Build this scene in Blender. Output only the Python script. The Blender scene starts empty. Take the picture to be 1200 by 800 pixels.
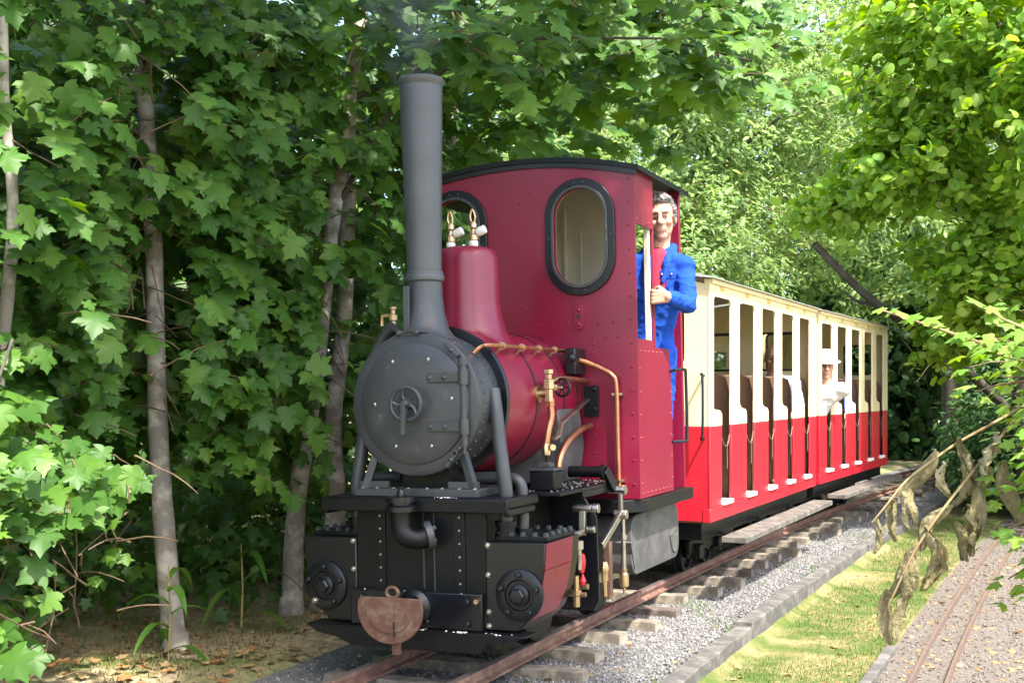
import bpy, bmesh, math, random
from mathutils import Vector, Matrix, Euler
from mathutils.geometry import tessellate_polygon
R = math.radians
S = bpy.context.scene
COL = S.collection

# ------------------------------------------------------------------ camera
FPX, Y0 = 1400.0, 456.0                       # focal length and horizon row of the 1200 px wide photograph
PSI = math.atan(625 / FPX)                    # the track runs this much to the right of the view axis
CAM = Vector((2.688, -4.638, 1.31))
cd = bpy.data.cameras.new('camera'); cam = bpy.data.objects.new('camera', cd); COL.objects.link(cam)
cam.location = CAM; cam.rotation_euler = (R(90), 0, PSI)
cd.sensor_width = 36; cd.lens = FPX / 1200 * 36; cd.shift_y = (Y0 - 400) / 1200
cd.clip_start = .05; cd.clip_end = 1500
S.camera = cam
# ------------------------------------------------------------------ sky, sun, exposure
SUN_EL, SUN_AZ = R(58), R(124)                # azimuth clockwise from +Y
W = bpy.data.worlds.new('World'); S.world = W; W.use_nodes = True
nt = W.node_tree; nt.nodes.clear()
sky = nt.nodes.new('ShaderNodeTexSky'); sky.sky_type = 'NISHITA'; sky.sun_disc = False
sky.sun_elevation = SUN_EL; sky.sun_rotation = SUN_AZ; sky.air_density = 1.0; sky.dust_density = 3.0; sky.ozone_density = .6
bg = nt.nodes.new('ShaderNodeBackground'); bg.inputs[1].default_value = .15
wo = nt.nodes.new('ShaderNodeOutputWorld'); nt.links.new(sky.outputs[0], bg.inputs[0]); nt.links.new(bg.outputs[0], wo.inputs[0])
sl = bpy.data.lights.new('sun', 'SUN'); sl.energy = 3.0; sl.angle = R(2.0); sl.color = (1, .95, .86)
so = bpy.data.objects.new('sun', sl); COL.objects.link(so)
sd = Vector((math.sin(SUN_AZ) * math.cos(SUN_EL), math.cos(SUN_AZ) * math.cos(SUN_EL), math.sin(SUN_EL)))
so.rotation_euler = sd.to_track_quat('Z', 'Y').to_euler(); so.location = sd * 40
vs = S.view_settings; vs.view_transform = 'Standard'; vs.look = 'None'; vs.gamma = 1; vs.use_curve_mapping = False
vs.exposure = 2.25
S.render.engine = 'CYCLES'
S.cycles.max_bounces = 8; S.cycles.transparent_max_bounces = 8

# ------------------------------------------------------------------ small tools
def ray(px, py):
    a = (px - 600) / FPX; b = (Y0 - py) / FPX
    s, c = math.sin(PSI), math.cos(PSI)
    return Vector((-s + a * c, c + a * s, b))
def at(px, py, d): return CAM + ray(px, py) * d        # a point at depth d metres
def proj(p):
    r = Vector(p) - CAM; s, c = math.sin(PSI), math.cos(PSI)
    d = -s * r.x + c * r.y
    if d < .1: return (-9999, -9999, d)
    return (600 + FPX * (c * r.x + s * r.y) / d, Y0 - FPX * r.z / d, d)
def tag(o, label=None, cat=None, group=None, kind=None):
    if label: o['label'] = label
    if cat: o['category'] = cat
    if group: o['group'] = group
    if kind: o['kind'] = kind
    return o
def empty(name, loc=(0, 0, 0), rot=(0, 0, 0)):
    o = bpy.data.objects.new(name, None); COL.objects.link(o); o.location = loc; o.rotation_euler = rot
    o.empty_display_size = .1; return o
def put(name, me, parent=None, loc=(0, 0, 0), rot=(0, 0, 0)):
    o = bpy.data.objects.new(name, me); COL.objects.link(o); o.parent = parent; o.location = loc; o.rotation_euler = rot
    return o
def catmull(P, n=6):
    P = [Vector(p) for p in P]; out = []
    if len(P) < 3: return P
    Q = [P[0] * 2 - P[1]] + P + [P[-1] * 2 - P[-2]]
    for i in range(1, len(Q) - 2):
        a, b, c, d = Q[i - 1], Q[i], Q[i + 1], Q[i + 2]
        for k in range(n):
            t = k / n
            out.append(.5 * ((2 * b) + (c - a) * t + (2 * a - 5 * b + 4 * c - d) * t * t + (3 * b - a - 3 * c + d) * t ** 3))
    return out + [P[-1]]
def frame_of(d):
    d = d.normalized(); u = d.cross(Vector((0, 0, 1)))
    if u.length < 1e-3: u = Vector((1, 0, 0))
    u.normalize(); return u, u.cross(d)
class MB:
    def __init__(s): s.v = []; s.f = []; s.m = []; s.cm = 0
    def add(s, vs, fs):
        o = len(s.v); s.v += [tuple(x) for x in vs]
        for f in fs: s.f.append(tuple(i + o for i in f)); s.m.append(s.cm)
        return s
    def box(s, x0, x1, y0, y1, z0, z1):
        return s.add([(x0,y0,z0),(x1,y0,z0),(x1,y1,z0),(x0,y1,z0),(x0,y0,z1),(x1,y0,z1),(x1,y1,z1),(x0,y1,z1)],
                     [(3,2,1,0),(4,5,6,7),(0,1,5,4),(1,2,6,5),(2,3,7,6),(3,0,4,7)])
    def bar(s, a, b, w, h):
        a, b = Vector(a), Vector(b); u, v = frame_of(b - a); u = u * w / 2; v = v * h / 2
        return s.add([a-u-v,a+u-v,a+u+v,a-u+v,b-u-v,b+u-v,b+u+v,b-u+v],
                     [(0,1,2,3),(7,6,5,4),(0,4,5,1),(1,5,6,2),(2,6,7,3),(3,7,4,0)])
    def tube(s, P, r, n=8, cap=True, smooth=0):
        P = catmull(P, smooth) if smooth else [Vector(p) for p in P]
        rs = r if isinstance(r, (list, tuple)) else [r] * len(P)
        if len(rs) != len(P):
            rs = [rs[min(int(i * (len(rs) - 1) / (len(P) - 1)), len(rs) - 2)] * (1 - (i * (len(rs) - 1) / (len(P) - 1)) % 1) + rs[min(int(i * (len(rs) - 1) / (len(P) - 1)) + 1, len(rs) - 1)] * ((i * (len(rs) - 1) / (len(P) - 1)) % 1) if i < len(P) - 1 else rs[-1] for i in range(len(P))]
        V = []; F = []; u = None
        for i, p in enumerate(P):
            d = (P[min(i + 1, len(P) - 1)] - P[max(i - 1, 0)])
            if d.length < 1e-9: d = Vector((0, 0, 1))
            d.normalize()
            if u is None: u, w = frame_of(d)
            else:
                u = (u - d * u.dot(d)).normalized(); w = u.cross(d)
            for k in range(n):
                a = 2 * math.pi * k / n; V.append(p + (u * math.cos(a) + w * math.sin(a)) * rs[i])
        for i in range(len(P) - 1):
            for k in range(n):
                a = i * n + k; b = i * n + (k + 1) % n; F.append((a, a + n, b + n, b))
        if cap: F.append(tuple(range(n))); F.append(tuple(range(len(P) * n - 1, (len(P) - 1) * n - 1, -1)))
        return s.add(V, F)
    def lathe(s, prof, o=(0,0,0), ax=(0,0,1), n=24, cap=True):
        o = Vector(o); ax = Vector(ax).normalized(); u, w = frame_of(ax); V = []; F = []
        for r, h in prof:
            for k in range(n):
                a = 2 * math.pi * k / n; V.append(o + ax * h + (u * math.cos(a) + w * math.sin(a)) * max(r, 1e-5))
        for i in range(len(prof) - 1):
            for k in range(n):
                a = i * n + k; b = i * n + (k + 1) % n; F.append((a, a + n, b + n, b))
        if cap:
            F.append(tuple(range(n))); F.append(tuple(range(len(prof) * n - 1, (len(prof) - 1) * n - 1, -1)))
        return s.add(V, F)
    def dome(s, c, ax, r, h=None, n=8):
        h = h or r * .8
        return s.lathe([(r, -r * .2), (r, 0), (r * .75, h * .66), (r * .3, h * .95), (0, h)], c, ax, n)
    def hexbolt(s, c, ax, r):
        return s.lathe([(r * 1.3, -.002), (r * 1.3, r * .3), (r, r * .3), (r, r * 1.2), (r * .7, r * 1.4)], c, ax, 6)
    def prism(s, outer, a0, a1, axis='y', holes=()):
        """2-D outline (u,v) extruded along axis; axis y: (u,a,v), axis x: (a,u,v), axis z: (u,v,a)"""
        mk = {'y': lambda u, v, a: (u, a, v), 'x': lambda u, v, a: (a, u, v), 'z': lambda u, v, a: (u, v, a)}[axis]
        loops = [outer] + list(holes); flat = [p for l in loops for p in l]
        tr = tessellate_polygon([[Vector((p[0], p[1], 0)) for p in l] for l in loops])
        N = len(flat); V = [mk(u, v, a0) for u, v in flat] + [mk(u, v, a1) for u, v in flat]; F = []
        for t in tr: F.append(tuple(t)); F.append(tuple(i + N for i in reversed(t)))
        o = 0
        for l in loops:
            n = len(l)
            for i in range(n): a, b = o + i, o + (i + 1) % n; F.append((a, b, b + N, a + N))
            o += n
        return s.add(V, F)
    def mesh(s, name, mats, smooth=35):
        me = bpy.data.meshes.new(name); me.from_pydata(s.v, [], s.f)
        for m in (mats if isinstance(mats, (list, tuple)) else [mats]): me.materials.append(m)
        me.polygons.foreach_set('material_index', s.m)
        bm = bmesh.new(); bm.from_mesh(me); bmesh.ops.recalc_face_normals(bm, faces=bm.faces); bm.to_mesh(me); bm.free()
        if smooth:
            me.polygons.foreach_set('use_smooth', [True] * len(me.polygons)); me.set_sharp_from_angle(angle=R(smooth))
        return me
    def build(s, name, mats, parent=None, loc=(0,0,0), rot=(0,0,0), bev=0, smooth=35, seg=2):
        o = put(name, s.mesh(name, mats, smooth), parent, loc, rot)
        if bev:
            b = o.modifiers.new('bevel', 'BEVEL'); b.width = bev; b.segments = seg; b.limit_method = 'ANGLE'; b.angle_limit = R(35); b.harden_normals = False
        return o
def rrect(cx, cz, hw, hh, r, n=6):
    r = min(r, hw, hh); P = []
    for q, (sx, sz) in enumerate(((1, 1), (-1, 1), (-1, -1), (1, -1))):
        for k in range(n + 1):
            a = math.pi / 2 * (q + k / n); P.append((cx + sx * (hw - r) + math.cos(a) * r, cz + sz * (hh - r) + math.sin(a) * r))
    out = []
    for p in P:
        if not out or (abs(p[0] - out[-1][0]) + abs(p[1] - out[-1][1])) > 1e-5: out.append(p)
    if abs(out[0][0] - out[-1][0]) + abs(out[0][1] - out[-1][1]) < 1e-5: out.pop()
    return out
def circ(cx, cz, r, n=32): return [(cx + r * math.cos(2 * math.pi * k / n), cz + r * math.sin(2 * math.pi * k / n)) for k in range(n)]

# ------------------------------------------------------------------ materials
def mat(name, col, rough=.5, metal=0, var=.15, vscale=6, bump=0, bscale=40, col2=None, mix=(.45, .62), coat=0, spec=.5, dirt=None, dscale=9, drange=(.55, .75)):
    m = bpy.data.materials.new(name); m.use_nodes = True; nt = m.node_tree; L = nt.links
    b = nt.nodes['Principled BSDF']; b.inputs['Roughness'].default_value = rough; b.inputs['Metallic'].default_value = metal
    b.inputs['Specular IOR Level'].default_value = spec
    if coat: b.inputs['Coat Weight'].default_value = coat; b.inputs['Coat Roughness'].default_value = .12
    tc = nt.nodes.new('ShaderNodeTexCoord'); N = nt.nodes.new('ShaderNodeTexNoise'); N.inputs['Scale'].default_value = vscale
    N.inputs['Detail'].default_value = 6; N.inputs['Roughness'].default_value = .65; L.new(tc.outputs['Object'], N.inputs['Vector'])
    rp = nt.nodes.new('ShaderNodeValToRGB'); L.new(N.outputs['Fac'], rp.inputs['Fac'])
    c2 = col2 or tuple(min(1, x * (1 + var)) for x in col); c1 = col if col2 else tuple(x * (1 - var) for x in col)
    rp.color_ramp.elements[0].color = (*c1, 1); rp.color_ramp.elements[1].color = (*c2, 1)
    rp.color_ramp.elements[0].position = mix[0] if col2 else .3; rp.color_ramp.elements[1].position = mix[1] if col2 else .7
    out = rp.outputs['Color']
    if dirt:
        D = nt.nodes.new('ShaderNodeTexNoise'); D.inputs['Scale'].default_value = dscale; D.inputs['Detail'].default_value = 8; D.inputs['Roughness'].default_value = .75
        L.new(tc.outputs['Object'], D.inputs['Vector'])
        mr = nt.nodes.new('ShaderNodeMapRange'); mr.inputs[1].default_value = drange[0]; mr.inputs[2].default_value = drange[1]; L.new(D.outputs['Fac'], mr.inputs[0])
        mx = nt.nodes.new('ShaderNodeMix'); mx.data_type = 'RGBA'; L.new(mr.outputs[0], mx.inputs[0]); L.new(out, mx.inputs[6]); mx.inputs[7].default_value = (*dirt, 1)
        out = mx.outputs[2]
        rm = nt.nodes.new('ShaderNodeMapRange'); rm.inputs[3].default_value = rough; rm.inputs[4].default_value = min(1, rough + .35); L.new(mr.outputs[0], rm.inputs[0]); L.new(rm.outputs[0], b.inputs['Roughness'])
    L.new(out, b.inputs['Base Color'])
    if bump:
        B = nt.nodes.new('ShaderNodeTexNoise'); B.inputs['Scale'].default_value = bscale; B.inputs['Detail'].default_value = 5; L.new(tc.outputs['Object'], B.inputs['Vector'])
        bn = nt.nodes.new('ShaderNodeBump'); bn.inputs['Strength'].default_value = bump; bn.inputs['Distance'].default_value = .01; L.new(B.outputs['Fac'], bn.inputs['Height']); L.new(bn.outputs['Normal'], b.inputs['Normal'])
    return m
def leafmat(name, c1, c2, c3, trans=.35, rough=.5, seed=0, spec=.35):
    """leaf: colour varies from leaf to leaf (mesh islands) and from object to object; light passes through"""
    m = bpy.data.materials.new(name); m.use_nodes = True; nt = m.node_tree; L = nt.links; nt.nodes.clear()
    g = nt.nodes.new('ShaderNodeNewGeometry'); oi = nt.nodes.new('ShaderNodeObjectInfo')
    ad = nt.nodes.new('ShaderNodeMath'); L.new(g.outputs['Random Per Island'], ad.inputs[0]); L.new(oi.outputs['Random'], ad.inputs[1])
    fr = nt.nodes.new('ShaderNodeMath'); fr.operation = 'FRACT'; L.new(ad.outputs[0], fr.inputs[0])
    rp = nt.nodes.new('ShaderNodeValToRGB'); L.new(fr.outputs[0], rp.inputs['Fac'])
    e = rp.color_ramp.elements; e[0].color = (*c1, 1); e[1].color = (*c3, 1); e[1].position = 1; k = e.new(.6); k.color = (*c2, 1)
    p = nt.nodes.new('ShaderNodeBsdfPrincipled'); p.inputs['Roughness'].default_value = rough; p.inputs['Specular IOR Level'].default_value = spec
    L.new(rp.outputs['Color'], p.inputs['Base Color'])
    hs = nt.nodes.new('ShaderNodeHueSaturation'); hs.inputs['Hue'].default_value = .47; hs.inputs['Saturation'].default_value = 1.15; hs.inputs['Value'].default_value = 1.5; L.new(rp.outputs['Color'], hs.inputs['Color'])
    t = nt.nodes.new('ShaderNodeBsdfTranslucent'); L.new(hs.outputs[0], t.inputs['Color'])
    mx = nt.nodes.new('ShaderNodeMixShader'); mx.inputs[0].default_value = trans; L.new(p.outputs[0], mx.inputs[1]); L.new(t.outputs[0], mx.inputs[2])
    o = nt.nodes.new('ShaderNodeOutputMaterial'); L.new(mx.outputs[0], o.inputs['Surface'])
    return m
M = {}
M['maroon'] = mat('maroon_paint', (.168, .0042, .025), .36, var=.12, vscale=3, bump=.03, bscale=14, coat=.12, dirt=(.10, .008, .02), dscale=5, drange=(.58, .85))
M['smokebox'] = mat('smokebox_grey', (.037, .040, .043), .40, var=.22, vscale=7, bump=.08, bscale=60, dirt=(.16, .16, .155), dscale=14, drange=(.62, .8))
M['chimney'] = mat('chimney_grey', (.052, .057, .062), .42, var=.15, vscale=5, bump=.06, bscale=60, dirt=(.3, .3, .29), dscale=34, drange=(.68, .73))
M['black'] = mat('black_paint', (.005, .0055, .006), .42, spec=.25, var=.3, bump=.06, bscale=50, dirt=(.018, .017, .015), dscale=9, drange=(.58, .85))
M['blackgloss'] = mat('black_gloss', (.006, .007, .009), .3, var=.2, spec=.4, bump=.04, bscale=40, dirt=(.02, .019, .018), dscale=12, drange=(.6, .85))
M['greyplate'] = mat('worn_grey_plate', (.05, .05, .05), .6, col2=(.10, .096, .09), vscale=4, bump=.1, dirt=(.03, .027, .025), dscale=3, drange=(.5, .75))
M['rustred'] = mat('rusty_red', (.105, .045, .027), .8, col2=(.17, .115, .07), vscale=11, bump=.25, bscale=50, dirt=(.07, .055, .05), dscale=6)
M['red_low'] = mat('ground_lit_maroon', (.34, .07, .085), .45, var=.1)  # maroon lightened in colour for light reflected off the ground; unused
M['copper'] = mat('copper', (.46, .22, .12), .40, 1, var=.25, vscale=12, dirt=(.25, .12, .07), dscale=9)
M['brass'] = mat('brass', (.52, .38, .22), .38, 1, var=.2, vscale=20, dirt=(.3, .22, .12), dscale=15)
M['steel'] = mat('oily_steel', (.42, .38, .33), .35, 1, var=.25, vscale=15, dirt=(.12, .09, .06), dscale=20)
M['redhandle'] = mat('red_handle', (.5, .02, .03), .35)
M['coachred'] = mat('coach_red', (.48, .011, .025), .38, var=.10, vscale=5, coat=.2, bump=.03, bscale=12, dirt=(.30, .02, .025), dscale=4, drange=(.55, .8))
M['cream'] = mat('coach_cream', (.74, .65, .40), .45, var=.05, bump=.03, bscale=14, dirt=(.60, .52, .32), dscale=4, drange=(.52, .8))
M['cabcream'] = mat('cab_cream', (.55, .50, .38), .6, var=.1)
M['ochre'] = mat('ochre', (.62, .42, .08), .5)
M['brown'] = mat('seat_brown', (.20, .115, .07), .5, var=.15, vscale=4)
M['white'] = mat('white_tread', (.75, .74, .70), .6, var=.1, dirt=(.4, .36, .3))
M['greyroof'] = mat('roof_grey', (.35, .36, .36), .7, var=.2, bump=.1)
M['timber'] = mat('weathered_timber', (.075, .068, .058), .85, col2=(.14, .13, .11), vscale=9, bump=.35, bscale=28)
M['edging'] = mat('edging_timber', (.07, .066, .06), .85, col2=(.155, .143, .125), vscale=7, bump=.4, bscale=25, dirt=(.06, .055, .05), dscale=2.2, drange=(.5, .7))
M['sleeper'] = mat('sleeper_timber', (.13, .11, .085), .9, col2=(.27, .23, .175), vscale=10, bump=.45, bscale=22)
M['sleeperdark'] = mat('sleeper_tarred', (.07, .055, .045), .9, col2=(.14, .11, .09), vscale=10, bump=.45, bscale=22)
M['rail'] = mat('rail_rust', (.13, .065, .045), .7, col2=(.22, .125, .09), vscale=12, bump=.15, bscale=70)
M['railtop'] = mat('rail_head', (.36, .29, .26), .33, .75, var=.2, vscale=15)
M['minirail'] = mat('mini_rail_rust', (.12, .08, .06), .6, var=.25, vscale=20)
M['glass'] = mat('glass', (.9, .95, .95), .05); 
_b = M['glass'].node_tree.nodes['Principled BSDF']; _b.inputs['Transmission Weight'].default_value = 1; _b.inputs['IOR'].default_value = 1.05
M['bark'] = mat('sycamore_bark', (.20, .18, .15), .85, col2=(.46, .43, .37), vscale=7, bump=.3, bscale=18, dirt=(.13, .13, .085), dscale=4, drange=(.58, .8))
M['barkdark'] = mat('dark_bark', (.05, .042, .033), .9, col2=(.09, .08, .065), vscale=7, bump=.4, bscale=18)
M['twig'] = mat('twig', (.10, .06, .035), .8, col2=(.16, .11, .06), vscale=5)
M['greentwig'] = mat('green_twig', (.30, .24, .10), .7, col2=(.20, .12, .06), vscale=4)
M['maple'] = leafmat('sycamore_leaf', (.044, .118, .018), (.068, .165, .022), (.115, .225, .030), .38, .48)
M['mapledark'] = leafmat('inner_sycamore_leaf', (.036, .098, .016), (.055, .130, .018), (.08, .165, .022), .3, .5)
M['yellowleaf'] = leafmat('yellowing_leaf', (.13, .17, .025), (.10, .18, .025), (.07, .16, .03), .4)
M['hazel'] = leafmat('hazel_leaf', (.14, .30, .035), (.21, .37, .05), (.32, .45, .10), .5, .5)
M['willow'] = leafmat('haze_pale_leaf', (.14, .25, .08), (.21, .32, .11), (.31, .41, .17), .5, .5)  # light green leaf, whitened in colour to stand in for smoke haze
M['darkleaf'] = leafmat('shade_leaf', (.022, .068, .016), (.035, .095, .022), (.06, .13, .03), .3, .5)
M['hedge'] = leafmat('hawthorn_leaf', (.12, .26, .03), (.19, .34, .045), (.30, .42, .08), .4, .45)
M['deadleaf'] = leafmat('withered_leaf', (.19, .17, .085), (.28, .245, .13), (.37, .33, .19), .25, .7, spec=.2)
_n = M['deadleaf'].node_tree; _t = _n.nodes.new('ShaderNodeTexCoord'); _z = _n.nodes.new('ShaderNodeTexNoise'); _z.inputs['Scale'].default_value = 14; _z.inputs['Detail'].default_value = 5; _u = _n.nodes.new('ShaderNodeBump'); _u.inputs['Strength'].default_value = .5; _u.inputs['Distance'].default_value = .02
_n.links.new(_t.outputs['Object'], _z.inputs['Vector']); _n.links.new(_z.outputs['Fac'], _u.inputs['Height']); _n.links.new(_u.outputs['Normal'], [q for q in _n.nodes if q.type == 'BSDF_PRINCIPLED'][0].inputs['Normal'])
M['litter'] = leafmat('fallen_leaf', (.24, .12, .045), (.33, .20, .085), (.36, .27, .14), .1, .8, spec=.2)
M['grass'] = leafmat('grass_blade', (.035, .115, .014), (.06, .145, .02), (.14, .16, .05), .35, .6)
M['drygrass'] = leafmat('dry_grass_blade', (.11, .125, .035), (.21, .17, .08), (.26, .20, .10), .25, .7)
M['stone'] = leafmat('ballast_stone', (.10, .097, .093), (.17, .165, .158), (.27, .262, .25), 0.0, .9, spec=.2)
M['skin'] = mat('skin', (.47, .26, .18), .6, var=.14, vscale=28, bump=.08, bscale=60)
M['overall'] = mat('blue_overall', (.012, .06, .36), .9, spec=.15, var=.2, vscale=9, bump=.18, bscale=22)
M['redshirt'] = mat('red_shirt', (.42, .015, .045), .85)
M['hair'] = mat('grey_hair', (.10, .09, .085), .8, col2=(.30, .29, .28), vscale=60, bump=.6, bscale=90)
M['dark'] = mat('dark_detail', (.02, .015, .012), .6)
M['lip'] = mat('lip', (.40, .16, .13), .6)
M['eyewhite'] = mat('shaded_eye_white', (.32, .29, .27), .4)  # white darkened in colour for the shade over the eyes
M['shirt'] = mat('lilac_shirt', (.33, .32, .45), .85, var=.06, vscale=5, bump=.1, bscale=12)
M['whitecloth'] = mat('white_cloth', (.42, .41, .39), .85, var=.05, bump=.1, bscale=12)
M['blueshirt'] = mat('blue_shirt', (.10, .17, .42), .85)
M['trouser'] = mat('dark_trousers', (.03, .035, .05), .85)
M['shoe'] = mat('boots', (.10, .085, .06), .6)
# ================================================================== ground and track
rnd = random.Random(7)
def tx(y): return max(0, y - 1) ** 2 / (2 * 115.0) if y < 31 else 3.913 + .2609 * (min(y, 60) - 31)            # sideways shift of the curving track
def tang(y): return max(0, y - 1) / 115.0
def hump(x, y): return .03 * math.sin(x * 1.3 + y * .7) + .02 * math.sin(x * 2.9 - y * 1.7)
def gz(x, y):
    q = x - tx(y)
    if q < -.95: return -.10 + hump(x, y) * .8 + min(.35, max(0, -q - 2.2) * .03)
    if q < -.75: return -.14 + (-.75 - q) / .2 * .04 + hump(x, y) * .5 * (-.75 - q) / .2
    if q < .95: return -.145
    if q < 1.1: return -.145 - .105 * (q - .95) / .15
    return -.25 + hump(x, y) * .18
def ground_mat():
    m = bpy.data.materials.new('soil_and_litter'); m.use_nodes = True; nt = m.node_tree; L = nt.links; b = nt.nodes['Principled BSDF']; b.inputs['Roughness'].default_value = .95
    b.inputs['Specular IOR Level'].default_value = .1
    tc = nt.nodes.new('ShaderNodeTexCoord')
    def noise(s, d=6):
        n = nt.nodes.new('ShaderNodeTexNoise'); n.inputs['Scale'].default_value = s; n.inputs['Detail'].default_value = d; n.inputs['Roughness'].default_value = .7; L.new(tc.outputs['Object'], n.inputs['Vector']); return n
    def ramp(src, a, b_, p=(.4, .6)):
        r = nt.nodes.new('ShaderNodeValToRGB'); r.color_ramp.elements[0].color = (*a, 1); r.color_ramp.elements[1].color = (*b_, 1); r.color_ramp.elements[0].position, r.color_ramp.elements[1].position = p; L.new(src, r.inputs[0]); return r
    r1 = ramp(noise(18).outputs[0], (.26, .21, .125), (.48, .395, .25))
    r2 = ramp(noise(25).outputs[0], (.09, .13, .03), (.17, .20, .06))
    k = ramp(noise(1.3).outputs[0], (0, 0, 0), (1, 1, 1), (.45, .62))
    mx = nt.nodes.new('ShaderNodeMix'); mx.data_type = 'RGBA'; L.new(k.outputs[0], mx.inputs[0]); L.new(r1.outputs[0], mx.inputs[6]); L.new(r2.outputs[0], mx.inputs[7])
    L.new(mx.outputs[2], b.inputs['Base Color'])
    bn = nt.nodes.new('ShaderNodeBump'); bn.inputs['Strength'].default_value = .6; bn.inputs['Distance'].default_value = .02; L.new(noise(60).outputs[0], bn.inputs['Height']); L.new(bn.outputs[0], b.inputs['Normal'])
    return m
M['ground'] = ground_mat()
M['verge'] = mat('lawn_soil', (.07, .10, .025), .95, col2=(.22, .175, .085), vscale=2.2, mix=(.42, .6), bump=.5, bscale=80, spec=.1)
M['gravel'] = mat('fine_gravel', (.085, .073, .06), .95, col2=(.165, .142, .12), vscale=55, mix=(.35, .65), bump=.8, bscale=110, spec=.15)
M['ballast'] = mat('ballast_bed', (.09, .088, .084), .95, col2=(.18, .175, .168), vscale=40, mix=(.35, .65), bump=.9, bscale=90, spec=.15)
def sheet(name, xs, ys, zf, m):
    V = [(x, y, zf(x, y)) for y in ys for x in xs]; n = len(xs)
    F = [(j * n + i, j * n + i + 1, (j + 1) * n + i + 1, (j + 1) * n + i) for j in range(len(ys) - 1) for i in range(n - 1)]
    me = bpy.data.meshes.new(name); me.from_pydata(V, [], F); me.materials.append(m); me.polygons.foreach_set('use_smooth', [True] * len(F))
    return tag(put(name, me), kind='structure')
fx = [-400, -120, -50, -25, -14] + [-9 + .15 * i for i in range(117)] + [12, 20, 50, 120, 400]
fy = [-400, -100, -40, -18] + [-9 + .3 * i for i in range(110)] + [30, 45, 80, 150, 400]
sheet('ground', fx, fy, lambda x, y: gz(x, y) - (.06 if -.8 < x - tx(y) < 3.5 else 0), M['ground'])
yy = [-7 + .25 * i for i in range(130)]
def strip(name, a, b, n, dz, m):
    qs = [a + (b - a) * i / n for i in range(n + 1)]
    V = [(q + tx(y), y, gz(q + tx(y), y) + dz) for y in yy for q in qs]
    k = n + 1; F = [(j * k + i, j * k + i + 1, (j + 1) * k + i + 1, (j + 1) * k + i) for j in range(len(yy) - 1) for i in range(n)]
    me = bpy.data.meshes.new(name); me.from_pydata(V, [], F); me.materials.append(m); me.polygons.foreach_set('use_smooth', [True] * len(F))
    return tag(put(name, me), kind='structure')
strip('ballast_bed', -.85, .97, 12, .012, M['ballast'])
strip('lawn_strip', 1.03, 1.84, 8, .008, M['verge'])
strip('gravel_path', 1.84, 3.6, 12, .010, M['gravel'])

# narrow gauge track: two rails, sleepers
GAUGE = .26
trk = empty('narrow_gauge_track', (0, 0, -.165)); TL = (0, 0, .165)
tag(trk, 'rusty narrow gauge railway track on grey wooden sleepers under the train', 'railway track')
for sgn in (-1, 1):
    prof = [(-.035, -.068), (.035, -.068), (.035, -.058), (.007, -.052), (.007, -.026), (.019, -.02), (.019, -.002), (.014, 0), (-.014, 0), (-.019, -.002), (-.019, -.02), (-.007, -.026), (-.007, -.052), (-.035, -.058)]
    V = []; F = []; mi = []; n = len(prof)
    ry = [-7 + .35 * i for i in range(110)]
    for y in ry:
        a = tang(y)
        for u, z in prof:
            q = sgn * GAUGE + u; V.append((tx(y) + q * math.cos(a), y - q * math.sin(a), z))
    for j in range(len(ry) - 1):
        for i in range(n):
            F.append((j * n + i, j * n + (i + 1) % n, (j + 1) * n + (i + 1) % n, (j + 1) * n + i)); mi.append(1 if i in (6, 7, 8) else 0)
    me = bpy.data.meshes.new('rail'); me.from_pydata(V, [], F); me.materials.append(M['rail']); me.materials.append(M['railtop']); me.polygons.foreach_set('material_index', mi)
    put('rail', me, trk, TL)
slm = []
for k in range(5):
    b = MB(); h = .5 + .02 * k; n = 8; j = random.Random(k)
    for i in range(n + 1):
        x = -h + 2 * h * i / n; wv = .062 + j.uniform(-.006, .006); t = j.uniform(-.004, .004)
        b.v += [(x, -wv, -.10), (x, wv, -.10), (x, wv - .008, t), (x, -wv + .008, t)]
    for i in range(n):
        for q in range(4): b.f.append((i * 4 + q, i * 4 + (q + 1) % 4, i * 4 + 4 + (q + 1) % 4, i * 4 + 4 + q)); b.m.append(0)
    b.f += [(0, 1, 2, 3), (n * 4 + 3, n * 4 + 2, n * 4 + 1, n * 4)]; b.m += [0, 0]
    slm.append(b.mesh('sleeper', M['sleeper'] if k != 3 else M['sleeperdark'], 40))
y = -6.6; k = 0
while y < 30:
    put('sleeper', slm[rnd.choice((0, 1, 2, 2, 3, 4))], trk, (tx(y) + rnd.uniform(-.06, .08), y, -.069 + .165 + rnd.uniform(-.014, .0)), (rnd.uniform(-.04, .04), rnd.uniform(-.012, .012), -tang(y) + rnd.uniform(-.08, .08)))
    y += .44 + rnd.uniform(-.05, .05); k += 1
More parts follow.
